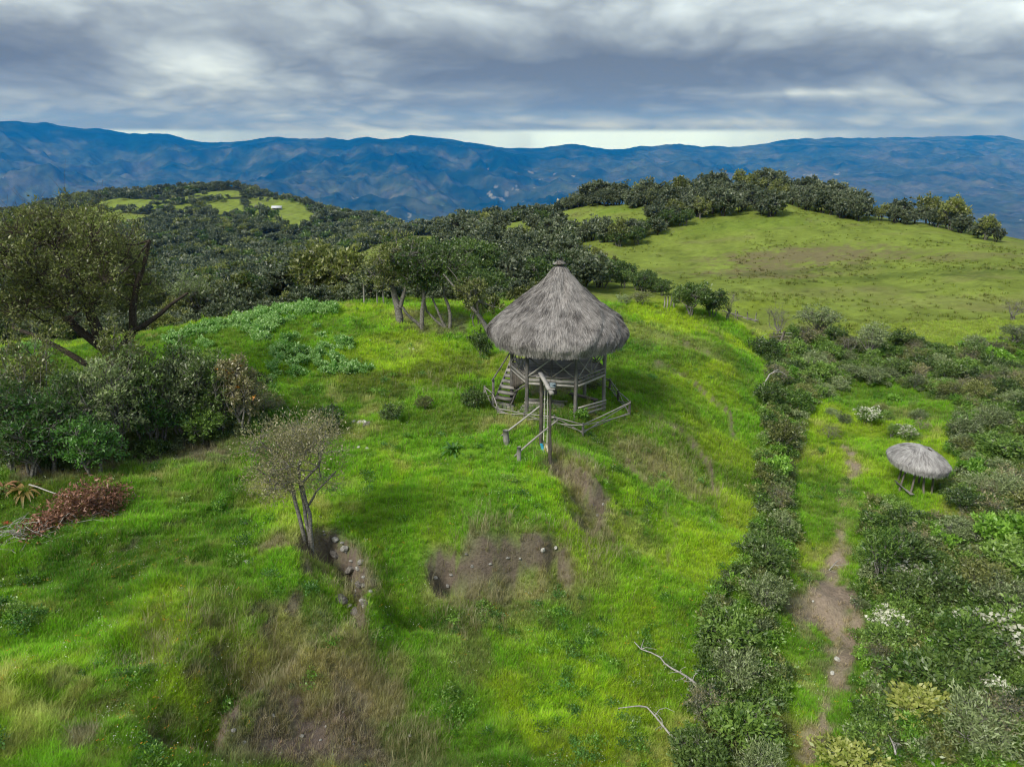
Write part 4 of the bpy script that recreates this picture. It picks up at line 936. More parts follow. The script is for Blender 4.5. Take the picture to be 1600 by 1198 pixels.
def fill(region, spacing, choices, labels, group, smin, smax, clear=1.0, name='shrub', cat='shrub'):
    n = 0
    for p in scatter(region, spacing):
        if np.hypot(p[0]-SHEL[0], p[1]-SHEL[1]) < 2.3 or (abs(p[0]-SHEL[0]+.2) < 1.5 and -3.2 < p[1]-SHEL[1] < 0): continue
        if SPEC and min(np.linalg.norm(p[:2]-q) for q in SPEC) < clear*.75: continue
        k = fbm(p[0]/3.2, p[1]/3.2, 2, 201)*.6+RNG.normal(0, .5)
        names = [c[0] for c in choices]; i = int(np.clip((float(k)+.75)/1.5*len(choices), 0, len(choices)-1)); nm, pls = choices[i]
        s = RNG.uniform(smin, smax)*(1.22 if RNG.random() < .12 else 1)
        lb, gp = labels[nm], group
        if 'dense thicket' in lb:
            qx, qy = px_of(p)
            where = ('level with the shelter' if qy < 800 else 'right of the bare dirt' if qy < 960 else 'near the bottom edge')+(', by the path' if qx < 1440 else ', away from it' if qx < 1540 else ', far right')
            lb = lb.replace('in the dense thicket right of the dirt path', 'in the thicket, '+where); gp = 'thicket '+where
        if 'scrub belt' in lb:
            qx, qy = px_of(p); where = 'left end, near the hedge' if qx < 1300 else 'middle stretch' if qx < 1440 else 'right end'
            lb = lb.replace('in the scrub belt between the pasture and the path', 'in the scrub belt below the pasture, '+where); gp = 'scrub belt, '+where
        put(pls[RNG.integers(len(pls))], p-(0, 0, .08), name, lb, cat, gp, scale=s, sz=s*RNG.uniform(.75, 1.1)); n += 1
    return n
CH = [('dark', SH_DARK), ('mid', SH_MID), ('tall', SH_TALL), ('twig', SH_TWIG), ('grey', SH_GREY), ('mid', SH_MID), ('stalk', SH_STALK), ('olive', SH_OLIVE), ('grey', SH_GREY), ('fresh', SH_FRESH)]
n1 = fill(TH, 1.30, CH, NEARLAB, 'shrubs of the thicket right of the path', .38, 1.3)
UP = [(1200,545),(1255,520),(1310,535),(1400,540),(1500,548),(1600,545),(1700,560),(1700,600),(1600,612),(1500,640),(1420,610),(1340,600),(1290,618),(1262,655),(1235,600)]
UPLAB = {k: v.replace('dense thicket right of the dirt path', 'scrub belt between the pasture and the path') for k, v in NEARLAB.items()}
n2 = fill(UP, 2.0, CH, UPLAB, 'shrubs of the scrub belt below the pasture', .8, 1.3)
UP2 = [(1270,655),(1290,622),(1345,605),(1420,612),(1495,640),(1470,700),(1400,700),(1350,690),(1300,700)]
UPLAB2 = {k: v.replace('in the dense thicket right of the dirt path', 'scattered on the grass above the small shelter') for k, v in NEARLAB.items()}
n3 = fill(UP2, 3.0, CH[2:]+[('fresh', SH_FRESH)], UPLAB2, 'shrubs scattered above the small shelter', .4, .75)
BL = [(1350,800),(1370,780),(1385,800),(1360,870),(1352,960),(1362,1010),(1345,1060),(1340,1200),(1325,1200),(1335,1000),(1345,900)]
print('thicket', n1, n2, n3)
# ------------------------------------------------------------------ trees of the scrub line
T_OPEN = kinds('open', 2, H=4.2, W=3.6, base=.2, lobes=13, ncl=13, nl=22, leaf=.19, asp=.4, clr=.065, stems=3, tr=.09, mat='olive', bare=2, seed=41)
T_DARK = kinds('tdark', 3, H=4.5, W=4.2, base=.05, lobes=14, ncl=14, nl=24, leaf=.24, asp=.5, clr=.07, stems=4, tr=.10, mat='dark', seed=51)
T_GREY = kinds('tgrey', 2, H=3.5, W=3.2, base=.12, lobes=12, ncl=12, nl=20, leaf=.19, asp=.34, clr=.07, stems=4, tr=.07, mat='grey', bare=1, seed=61)
T_FOR = kinds('tfor', 4, H=6, W=5.2, base=.03, lobes=13, ncl=10, nl=18, leaf=.50, asp=.55, clr=.08, stems=3, tr=.14, mat='forest', seed=71, bk=B_DARK)
T_FORO = kinds('tforo', 2, H=6, W=5.2, base=.10, lobes=13, ncl=10, nl=16, leaf=.46, asp=.5, clr=.08, stems=3, tr=.14, mat='olive', seed=77, bk=B_GREY)
T_THIN = kinds('thin', 2, H=4.5, W=3.0, base=.25, lobes=9, ncl=10, nl=10, leaf=.12, asp=.35, clr=.13, stems=4, tr=.07, mat='twig', bare=5, seed=81)
for (px, pyb, pyt, w_, pl, lab) in [
 (1080,492,425,72,T_DARK[0],'rounded dark green tree beyond the ridge edge, left of the broken fence'),
 (1112,495,440,46,T_DARK[1],'narrower dark tree touching the rounded one on its right'),
 (1134,500,442,48,T_THIN[0],'thin pale-trunked tree with sparse leaves left of the broken fence'),
 (1212,532,458,60,T_THIN[1],'sparse multi-stemmed tree behind the far end of the hedge'),
 (1275,530,462,78,T_GREY[0],'grey twiggy tree with upright stems at the foot of the big pasture'),
 (1250,545,500,50,T_OPEN[0],'low open tree below the grey twiggy tree at the pasture foot'),
 (1357,560,488,62,T_GREY[1],'feathery grey tree standing alone at the lower edge of the pasture'),
 (1320,560,515,50,T_THIN[0],'sparse brownish tree left of the feathery grey tree'),
 (1585,500,470,60,T_THIN[1],'bare branched low tree at the right edge of the pasture'),
 (1590,540,500,66,T_GREY[0],'grey tree below the bare branched one at the right edge'),
 (1545,560,530,60,T_OPEN[1],'olive tree at the right end of the scrub belt'),
 (1440,575,538,50,T_OPEN[0],'olive tree in the middle of the scrub belt below the pasture'),
 (1000,478,448,44,T_OPEN[1],'low spreading tree just right of the big thatched roof'),
 (975,476,456,34,T_GREY[1],'small grey tree right beside the big thatched roof'),
 (1035,462,432,40,T_DARK[2],'dark little tree behind the rounded dark green tree'),
 (745,510,440,52,T_OPEN[1],'olive-yellow young tree left of the big thatched roof'),
 (800,470,430,44,T_GREY[0],'pale olive tree behind the left shoulder of the thatched roof')]:
    shrub(px, pyb, pyt, w_, pl, lab, name='tree', cat='tree', wood='trunk', group=None)
# a gnarled group on the ridge behind the lawn
def gnarled(px, pyb, label, trunks, H, W, seed, mat='dark', base=.42, leaf=.21, nl=26, lobes=18, bare=1, lean=(0, 0), bk=None, ncl=14, name='gnarled_tree', up=.4, flat=1.0, clr=.055, lobr=.32, group=None, dy=0, flowers=0, fmat='orange', fsize=.1, tr=.09):
    p = G(px, pyb); p = np.array([p[0], p[1]+dy, hz(p[0], p[1]+dy)])
    pl = plant(f'g{seed}', H=H, W=W, base=base, lobes=lobes, ncl=ncl, nl=nl, leaf=leaf, asp=.42, clr=clr, tr=tr, mat=mat, trunk=trunks, seed=seed, bare=bare, bk=bk or B_GREY, lobr=lobr, lean=lean, up=up, flat=flat, flowers=flowers, fmat=fmat, fsize=fsize)
    return put(pl, p, name, label, 'tree', group, rz=0, wood='trunk')
gnarled(625, 507, 'gnarled tree with a thick mossy trunk at the left of the ridge group', [([(0, 0, -.3), (-.1, 0, 1.3), (-.4, .1, 2.6), (-1.4, 0, 4.2)], .34, .12), ([(0, 0, 1.0), (.5, 0, 2.6), (.9, .2, 4.4)], .2, .08)], 6.8, 5.4, 301, 'olive', .22)
gnarled(660, 515, 'dark-crowned tree with a straight slender trunk in the middle of the ridge group', [([(0, 0, -.3), (.05, 0, 1.3), (.2, .1, 3.0), (.6, .2, 4.8)], .2, .09), ([(-1.3, -.3, 1.7), (-.7, -.1, .8), (0, 0, .1)], .1, .14)], 7.2, 5.4, 303, 'dark', .24, lobes=20)
gnarled(702, 512, 'tree with several bare splayed trunks at the right of the ridge group', [([(0, 0, -.3), (.1, 0, .9), (-.3, .1, 2.3), (-.5, .2, 3.6)], .15, .08), ([(-.15, 0, -.2), (-.7, 0, 1.0), (-1.2, .2, 2.2)], .12, .06), ([(-.4, .1, 0), (-1.6, .1, 1.2), (-1.9, .2, 2.6)], .1, .05)], 6.2, 5.4, 305, 'dark', .28, lobes=18)
gnarled(770, 528, 'leaning grey trunk with a small tuft of olive leaves beside the big roof', [([(0, 0, -.3), (-.7, 0, 1.2), (-1.6, 0, 2.4), (-3.3, .1, 4.4)], .22, .05), ([(-1.2, 0, 1.9), (-2.0, .1, 3.4), (-3.0, .1, 4.9)], .09, .02), ([(-1.0, 0, 1.7), (-1.1, 0, 2.6)], .1, .06)], 4.6, 3.2, 307, 'olive', .15, lobes=9, lean=(-.9, 0))
# small tree on the mound: three pale stems and a thin brownish crown
p, hh, _ = P_at(482, 852, 652)
gnarled(482, 852, 'small three-stemmed tree with a thin brownish crown on the stony mound', [([(-.12, 0, -.3), (-.2, 0, 1.0), (-.38, .05, 2.4), (-.6, .1, hh*.70)], .085, .05), ([(0, .02, -.3), (0, 0, 1.0), (-.1, .1, 2.3), (.1, .2, hh*.72)], .08, .05), ([(.13, -.02, -.3), (.16, 0, 1.2), (.02, -.1, 2.5), (.7, -.2, hh*.66)], .08, .045), ([(-.3, .05, 2.0), (-.9, 0, 2.5), (-1.5, 0, 3.0)], .05, .03), ([(.15, 0, 1.6), (.5, -.1, 2.2), (1.2, 0, 2.9)], .045, .03)], hh*1.0, 4.1, 311, 'twig', .36, leaf=.085, nl=46, lobes=26, bare=3, ncl=13, name='mound_tree', clr=.10, lobr=.34, tr=.05, lean=(-.2, 0))
# ------------------------------------------------------------------ the big tree and the thicket at the left
gnarled(120, 690, 'very large spreading tree at the left edge, dark limbs full of moss and epiphytes', [([(0, 0, -.5), (.2, 0, 2.2), (-.4, 0, 4.2), (-1.2, .2, 6.4), (-2.0, .2, 8.8)], .45, .14), ([(.1, 0, 2.0), (1.3, .2, 4.2), (2.0, 0, 6.6), (2.9, .2, 8.8)], .28, .08), ([(-.3, 0, 3.4), (-2.4, .3, 5.4), (-4.4, .3, 7.4)], .24, .09), ([(1.2, 0, 4.2), (3.0, 0, 5.2), (4.4, .2, 6.2)], .16, .06), ([(0, 0, 1.8), (-2.2, 0, 3.2), (-4.8, .2, 4.4)], .2, .08), ([(.6, 0, 2.4), (.2, -1.2, 4.5), (.6, -1.8, 6.4)], .2, .08)],
        12.6, 11.8, 321, 'olive', .12, leaf=.155, nl=32, lobes=56, bare=1, ncl=22, name='big_tree', bk=B_DARK, clr=.030, lobr=.165, dy=4.0, tr=.09, lean=(-1.5, 0))
for k, (px, pyb, pyt, w_, mat, lab) in enumerate([
 (20,735,560,150,'dark','dark bushy tree at the very left edge of the thicket'),(75,740,590,150,'lush','deep green bush at the foot of the big tree, above the bromeliads'),(130,735,560,150,'dark','tall dark bush under the right side of the big tree'),
 (180,720,545,140,'grey','grey-green leafy tree in the left thicket, crown catching the light'),(235,705,535,130,'dark','dark round-crowned tree in the middle of the left thicket'),(250,700,590,110,'lush','deep green undergrowth bush in front of the round-crowned tree'),
 (290,690,540,110,'grey','grey-leaved tree with slim pale trunks in the left thicket'),(345,685,532,100,'dark','dark tree whose crown rises above the right part of the thicket'),(385,680,548,80,'twig','brownish tree carrying orange blossoms at the thicket end'),
 (318,692,625,80,'mid','mid green bush at the front edge of the left thicket'),(150,745,640,120,'lush','shaded deep green bush at the front foot of the left thicket'),(45,745,650,110,'dark','low dark bush right behind the bromeliads'),
 (-10,700,440,150,'dark','tall dark tree cut by the left edge of the picture'),(70,705,480,130,'olive','olive-green tree filling the thicket under the left side of the big tree'),(215,690,490,110,'olive','olive tree rising behind the round-crowned one in the left thicket'),(300,675,525,90,'dark','dark tree behind the pale-trunked ones of the left thicket')]):
    fl = dict(flowers=26, fmat='orange', fsize=.16) if 'orange' in lab else {}
    p_, h_, w_d = P_at(px, pyb, pyt, w_); h_ *= 1.05; kk = w_d*.5
    pl = plant(f'lt{k}', H=h_, W=w_d*.86, base=.05 if k in (6, 8) else .0, lobes=17, ncl=14, nl=24, leaf=.15, asp=.42, clr=.085, stems=4, tr=.07, mat=mat, seed=330+k, bk=B_GREY, lobr=.36, bare=1, **fl)
    tall_ = (pyb-pyt) > 105; put(pl, p_-(0, 0, .05), 'thicket_tree' if tall_ else 'bush', lab, 'tree' if tall_ else 'bush', None, wood='trunk' if tall_ else 'stems'); continue
    shrub(px, pyb, pyt, w_, pl, lab, name='thicket_tree' if (pyb-pyt) > 105 else 'bush', cat='tree' if (pyb-pyt) > 105 else 'bush', wood='trunk' if (pyb-pyt) > 105 else 'stems', hk=1.12)
# ------------------------------------------------------------------ middle-distance trees and hedgerows
def line_of(pts, n, jit=.0):
    P = np.array([G(*p)[:2] for p in pts]); s = np.r_[0, np.cumsum(np.linalg.norm(np.diff(P, axis=0), axis=1))]; t = np.linspace(0, s[-1], n)
    x = np.interp(t, s, P[:, 0])+RNG.normal(0, jit, n); y = np.interp(t, s, P[:, 1])+RNG.normal(0, jit*1.4, n); return np.stack([x, y, height(x, y)], -1)
ORD = 'first second third fourth fifth sixth seventh eighth ninth tenth eleventh twelfth thirteenth fourteenth fifteenth sixteenth seventeenth eighteenth nineteenth twentieth'.split()
FAR_PTS = []
def hedgerow(pts, n, h, jit, label, group, pls, name='tree', cat='tree', far=False):
    """trees in a row; label reads '<which> ... <look and place>'"""
    P = line_of(pts, n, jit)
    if far: FAR_PTS.append((P, h)); return
    P = P[np.argsort([px_of(p)[0] for p in P])]
    for k, p in enumerate(P):
        s = h*RNG.uniform(.65, 1.2); pl = pls[RNG.integers(len(pls))]; H = pl[3]
        which = f'{ORD[k]} from the left: {label}' if n <= 20 else label
        put(pl, p-(0, 0, .25), name, which, cat, group, scale=s/H*RNG.uniform(.95, 1.2), sz=s/H, wood='trunk')
D3 = T_FOR+[T_FORO[0]]
hedgerow([(832,352),(870,368),(905,375),(960,385),(1000,372),(1040,352),(1075,340)], 20, 5.4, 1.2, 'small tree in the curving hedgerow left of the pasture', 'trees of the curving hedgerow', D3)
hedgerow([(840,356),(880,372),(930,382),(980,384),(1035,362),(1070,348)], 20, 4.2, 1.2, 'dense bush of the curving hedgerow left of the pasture', 'bushes of the curving hedgerow', T_DARK, 'bush', 'bush')
hedgerow([(1030,345),(1080,335),(1130,333),(1180,332),(1225,330)], 20, 6.4, 2.4, 'dense tree at the wood edge above the big pasture', 'trees along the upper side of the pasture', D3)
hedgerow([(1020,325),(1080,318),(1140,314),(1200,314),(1240,318)], 20, 5.6, 2.5, 'tree in the second row of the wood above the pasture', 'second row of trees above the pasture', D3)
hedgerow([(1255,330),(1290,332),(1330,338),(1360,345)], 18, 5.8, 3.0, 'dark tree on the right flank of the hilltop wood', 'trees on the right flank of the hilltop wood', T_FOR)
hedgerow([(1250,312),(1280,318),(1320,328)], 14, 6.5, 3.0, 'tree on the skyline right of the hilltop', 'skyline trees right of the hilltop', T_FOR)
hedgerow([(1345,340),(1380,345),(1430,350),(1480,357),(1545,376)], 19, 4.6, 1.0, 'low tree in the skyline row right of the pasture', 'skyline row at the right end of the pasture', D3)
hedgerow([(895,318),(930,312),(960,305),(1010,306)], 15, 6.5, 2.0, 'round-topped tree left of the hilltop wood', 'skyline trees left of the hilltop', D3)
hedgerow([(1040,296),(1080,292),(1130,290),(1180,292),(1230,297)], 20, 6.6, 2.5, 'tree on the wooded hilltop against the mountains', 'trees on the hilltop skyline', D3)
hedgerow([(930,322),(970,322),(1010,325),(1040,322)], 14, 4.5, 1.4, 'tree of the short hedge between the two hilltop meadows', 'hedge between the hilltop meadows', D3)
hedgerow([(770,350),(800,342),(840,330),(880,322),(900,312)], 20, 5.2, 1.8, 'tree on the left skyline of the pasture hill', 'row along the left skyline of the pasture hill', T_FOR)
hedgerow([(1000,452),(1030,455),(970,450)], 6, 3.2, 1.2, 'low bush at the bottom corner of the pasture', 'bushes at the bottom corner of the pasture', T_DARK, 'bush', 'bush')
hedgerow([(905,395),(935,402),(960,412)], 5, 2.4, .8, 'little round tree on the brown slope right of the roof peak', 'little trees on the brown slope', T_FORO)
hedgerow([(1450,350),(1487,360)], 2, 7.0, .3, 'umbrella-shaped tree above the right skyline row', 'umbrella-shaped skyline trees', [T_FORO[1]])
# dark wood left of and behind the roof
hedgerow([(680,430),(720,440),(770,450),(820,455)], 18, 6.2, 3, 'dark tree in the wood nearest behind the lookout', 'nearest row of the wood behind the lookout', T_DARK+T_FOR[:2])
hedgerow([(880,450),(910,446),(940,446),(955,440)], 12, 4.6, 1.5, 'dark tree of the wood right behind the roof of the lookout', 'wood right behind the roof', T_DARK+T_FOR[:2])
hedgerow([(690,405),(730,410),(780,418),(840,425),(890,432)], 20, 7.0, 3, 'dark tree in the middle of the wood behind the lookout', 'second row of the wood behind the lookout', T_FOR)
hedgerow([(690,385),(720,380),(760,392),(800,400),(840,405)], 20, 7.0, 4, 'dark tree at the back of the wood behind the lookout', 'back row of the wood behind the lookout', T_FOR)
hedgerow([(700,372),(735,372),(765,380)], 10, 8.5, 4, 'tall tree rising behind the wood beyond the lookout', 'taller trees left of the roof peak', T_FOR)
# wooded foreground of the left valley
hedgerow([(500,472),(530,470),(560,468)], 6, 5.8, 1.5, 'olive tree beyond the crop field by the fence post', 'bushy trees beyond the crop field', T_FORO+T_OPEN)
hedgerow([(230,500),(260,497),(292,500)], 5, 5.0, 1.5, 'grey tree beyond the left end of the crop field', 'trees beyond the left end of the crop field', T_GREY+T_FORO)
hedgerow([(345,495),(390,488),(440,476),(480,470)], 12, 5.0, 1.6, 'bushy tree in the row right behind the crop field', 'row of bushy trees behind the crop field', T_FORO+T_FOR[:2]+T_DARK)
hedgerow([(590,470),(600,455),(640,450),(670,455)], 9, 3.4, 2.4, 'small tree between left valley and dark wood', 'small trees in the valley gap', T_FORO+T_FOR[:2])
hedgerow([(20,340),(60,336),(110,330),(160,318),(215,310)], 26, 6.5, 5, 'tree on the long skyline left of the big hill top', 'skyline trees left of the big hill top', T_FOR, far=True)
hedgerow([(110,318),(130,322),(148,322)], 4, 12, 3, 'tall thin-topped tree standing out on the left skyline', 'tall skyline trees at the left', T_FORO)
hedgerow([(240,306),(300,299),(360,294),(400,300)], 26, 6.0, 4, 'tree on the top of the left hill against the mountains', 'trees on top of the left hill', T_FOR, far=True)
hedgerow([(160,332),(215,330),(250,322),(300,320),(350,312)], 22, 5.5, 3, 'tree of the hedgerow between the meadows of the left hill', 'hedgerow between meadows of the left hill', T_FOR, far=True)
hedgerow([(390,312),(440,316),(480,322)], 10, 4.5, 2, 'tree of the hedge above the distant tin-roofed house', 'hedge above the distant house', T_FOR, far=True)
hedgerow([(385,345),(400,335),(420,345),(445,350)], 8, 8, 4, 'tree in the clump below the distant tin-roofed house', 'clump of trees below the distant house', T_FOR, far=True)
# ------------------------------------------------------------------ instanced ground cover
def scatter_object(name, pts, protos, scale, rz, tint=None, tiltv=None, idx=None):
    """one object: points carry proto meshes through geometry nodes"""
    n = len(pts); rng = np.random.default_rng(5)
    rot = np.zeros((n, 3)); rot[:, 2] = rz
    if tiltv is not None: rot[:, :2] = tiltv
    attrs = {'rot': rot, 'scl': np.asarray(scale, float)}
    me = mesh_np(name, pts, attrs=attrs)
    if tint is not None: a = me.attributes.new('tint', 'FLOAT_COLOR', 'POINT'); a.data.foreach_set('color', np.c_[tint, np.ones(n)].astype(np.float32).ravel())
    a = me.attributes.new('pick', 'INT', 'POINT'); a.data.foreach_set('value', (rng.integers(0, len(protos), n) if idx is None else idx).astype(np.int32))
    o = link(name, me, kind='stuff')
    ng = bpy.data.node_groups.new(name+'_nodes', 'GeometryNodeTree'); ng.interface.new_socket('Geometry', in_out='INPUT', socket_type='NodeSocketGeometry'); ng.interface.new_socket('Geometry', in_out='OUTPUT', socket_type='NodeSocketGeometry')
    N = ng.nodes; Lk = ng.links; gi = N.new('NodeGroupInput'); go = N.new('NodeGroupOutput'); ip = N.new('GeometryNodeInstanceOnPoints')
    ci = N.new('GeometryNodeCollectionInfo'); col = bpy.data.collections.new(name+'_kinds')
    for k, m in enumerate(protos):
        po = bpy.data.objects.new(f'{name}_kind_{k:02d}', m); col.objects.link(po)
    ci.inputs['Collection'].default_value = col; ci.inputs['Separate Children'].default_value = True; ci.inputs['Reset Children'].default_value = True
    def named(nm, typ):
        a = N.new('GeometryNodeInputNamedAttribute'); a.data_type = typ; a.inputs['Name'].default_value = nm; return a.outputs['Attribute']
    Lk.new(gi.outputs[0], ip.inputs['Points']); Lk.new(ci.outputs[0], ip.inputs['Instance']); ip.inputs['Pick Instance'].default_value = True
    Lk.new(named('pick', 'INT'), ip.inputs['Instance Index']); Lk.new(named('rot', 'FLOAT_VECTOR'), ip.inputs['Rotation']); Lk.new(named('scl', 'FLOAT'), ip.inputs['Scale'])
    Lk.new(ip.outputs[0], go.inputs[0])
    md = o.modifiers.new('scatter', 'NODES'); md.node_group = ng
    return o
# far woods: one canopy of small trees, too many to count
def far_canopy():
    rng = np.random.default_rng(77); protos = []
    for k in range(5):
        pl = plant(f'far{k}', H=5.5, W=5.6, base=.0, lobes=6, ncl=6, nl=9, leaf=1.0, asp=.7, clr=.14, stems=1, tr=.1, mat=('forest', 'forest', 'forest', 'dark', 'olive')[k], seed=500+k); protos.append(pl[0])
    protos += [T_FOR[0][0], T_FOR[1][0], T_FORO[0][0], T_DARK[0][0], T_FOR[2][0]]
    n = 80000; y = np.exp(rng.uniform(math.log(66), math.log(1400), n)); x = rng.uniform(-1.15, 1.15, n)*(y*.84+10)
    _, _, wood = ground_colour(x, y)
    den = np.where(y < 200, 1.0, .9); k = (wood > .55) & (rng.random(n) < den*.8); x, y = x[k], y[k]; z = height(x, y)
    # keep what can be seen: nothing is gained from woods on the far side of a crest beyond 1.2 km
    sc = rng.uniform(.45, 1.1, len(x))*np.clip(y/300, .45, 1.05)
    for P, h in FAR_PTS:
        x = np.r_[x, P[:, 0]]; y = np.r_[y, P[:, 1]]; z = np.r_[z, P[:, 2]]; sc = np.r_[sc, h/5.5*rng.uniform(.7, 1.3, len(P))]
    idx = rng.choice(5, len(x), p=[.3, .28, .24, .1, .08]); nr = y < 170; idx[nr] = 5+rng.integers(0, 5, nr.sum())
    keep = ~(nr & (rng.random(len(x)) < .25)); x, y, z, sc, idx = x[keep], y[keep], z[keep], sc[keep], idx[keep]; print('canopy', len(x))
    scatter_object('far_woods', np.stack([x, y, z-.3], -1), protos, sc, rng.uniform(0, 6.28, len(x)), idx=idx)
far_canopy()
# grass
def tuft(seed, n, h, sp, wd, mat, lean=.5):
    rng = np.random.default_rng(seed); a = rng.uniform(0, 6.28, n); r = rng.uniform(0, sp, n); b = np.stack([np.cos(a)*r, np.sin(a)*r, np.full(n, -.02)], -1)
    H = h*rng.uniform(.5, 1.15, n); ln = rng.uniform(.1, 1, n)*lean*H; a2 = a+rng.normal(0, .9, n); dr = np.stack([np.cos(a2), np.sin(a2), 0*a2], -1); s = np.stack([-np.sin(a2), np.cos(a2), 0*a2], -1)*wd*.5
    m = b+dr*ln[:, None]*.35+np.array([0, 0, 1])*H[:, None]*.6; t = b+dr*ln[:, None]*1.25+np.array([0, 0, 1])*H[:, None]*.92
    V = np.stack([b-s, b+s, m+s*.8, m-s*.8, t], 1).reshape(-1, 3); k = np.arange(n)[:, None]*5
    return mesh_np('tuft', V, quads=k+np.array([[0, 1, 2, 3]]), tris=k+np.array([[3, 2, 4]]), mat=mat)
def grass_mat():
    m = bpy.data.materials.new('grass_blades'); m.use_nodes = True; nt = NT(m.node_tree); nt.n.clear()
    o = nt.node('ShaderNodeOutputMaterial'); at = nt.node('ShaderNodeAttribute', attribute_name='tint'); at.attribute_type = 'INSTANCER'
    g = nt.node('ShaderNodeNewGeometry'); oi = nt.node('ShaderNodeObjectInfo')
    v = nt.math('ADD', nt.math('MULTIPLY', g.outputs['Random Per Island'], .9), nt.math('MULTIPLY', oi.outputs['Random'], .5))
    c = nt.mix(1.0, at.outputs['Color'], nt.math('ADD', v, .55), 'MULTIPLY')
    c = nt.mix(nt.smooth(g.outputs['Random Per Island'], .90, .96), c, (.34, .31, .15))
    d = nt.node('ShaderNodeBsdfDiffuse'); t = nt.node('ShaderNodeBsdfTranslucent'); nt.link(c, d.inputs[0]); nt.link(nt.mix(1.0, c, (1.1, 1.15, .6), 'MULTIPLY'), t.inputs[0])
    mx = nt.node('ShaderNodeMixShader'); mx.inputs[0].default_value = .42; nt.link(d.outputs[0], mx.inputs[1]); nt.link(t.outputs[0], mx.inputs[2]); nt.link(mx.outputs[0], o.inputs[0]); return m
M_BLADE = grass_mat()
def grass():
    rng = np.random.default_rng(99); n = 420000
    y = 10+np.exp(rng.uniform(math.log(2.5), math.log(72), n)); y = y[y < 78]; n = len(y)
    x = rng.uniform(-1, 1, n)*(y*.80+4)
    col, cov, wood = ground_colour(x, y)
    k = (rng.random(n) < cov*np.where(col[:, 0] > col[:, 1]*.85, .75, 1)) & (wood < .3); x, y, col = x[k], y[k], col[k]
    z = height(x, y); n = len(x)
    dry = (col[:, 0] > col[:, 1]*.85)
    big = fbm(x/1.3, y/1.3, 3, 301)
    sc = (.55+.55*rng.random(n)+.35*np.clip(big, -.4, 1))*np.clip(.62+y/70, .7, 1.45)
    protos = [tuft(k_, 15, .26, .11, .013, M_BLADE, .55) for k_ in range(5)]+[tuft(20+k_, 18, .16, .15, .016, M_BLADE, 1.3) for k_ in range(3)]+[tuft(40+k_, 9, .55, .10, .008, M_BLADE, .9) for k_ in range(2)]
    pick = rng.integers(0, 8, n); pick[(rng.random(n) < np.where(dry, .22, .03))] = 8
    pick = np.where((pick == 8) & (rng.random(n) < .5), 9, pick)
    tint = col*(1.36+.34*big[:, None]+rng.normal(0, .10, (n, 1))); print('grass', n)
    tint = tint*np.array([1.0, 1.0, 1.0])+rng.normal(0, .008, (n, 3))
    scatter_object('grass', np.stack([x, y, z], -1), protos, sc, rng.uniform(0, 6.28, n), tint=np.clip(tint, .004, .8), idx=pick)
grass()
# tall dry stalks on the banks, low weeds in the turf
def stalks():
    rng = np.random.default_rng(8); P = []
    for (px, py, r, k) in [(480,1085,1.2,150),(600,1080,.9,90),(560,1010,.8,80),(400,1075,.7,70),(440,1050,.6,60),(900,750,1.3,190),(870,710,.8,70),(760,850,1.3,150),(940,850,1.2,110),(1080,760,2.0,170),(1000,720,1.5,110),(380,1020,1.4,110),(900,880,1.5,90),(720,960,1.2,80),(1060,700,1.6,80),(640,1160,1.2,90),(680,600,2,60),(560,940,.8,60),(250,1030,1.3,90)]:
        c = G(px, py); P.append(np.stack([c[0]+rng.normal(0, r*.6, k), c[1]+rng.normal(0, r*.5, k)], -1))
    P = np.concatenate(P); n = len(P); z = height(P[:, 0], P[:, 1])
    protos = [tuft(60+k, 12, .75, .14, .009, LM['pampas'], .8) for k in range(4)]
    scatter_object('dry_stalks', np.c_[P, z], protos, rng.uniform(.4, .95, n), rng.uniform(0, 6.28, n))
stalks()
def weeds():
    rng = np.random.default_rng(14); n = 7000; y = 10+np.exp(rng.uniform(math.log(3), math.log(55), n)); x = rng.uniform(-1, 1, n)*(y*.78+4)
    col, cov, wood = ground_colour(x, y); k = (fbm(x/1.8, y/1.8, 3, 401) > .12) & (wood < .3) & (cov > .6) & (rng.random(n) < .55); x, y = x[k], y[k]; n = len(x); protos = []
    for s in range(4):
        pl = plant(f'weed{s}', H=.32, W=.5, lobes=4, ncl=4, nl=9, leaf=.075, asp=.5, clr=.25, stems=2, tr=.006, mat=('fern', 'lush', 'fern', 'mid')[s], seed=700+s); protos.append(pl[0])
    scatter_object('weeds', np.stack([x, y, height(x, y)], -1), protos, rng.uniform(.5, 1.2, n), rng.uniform(0, 6.28, n))
weeds()
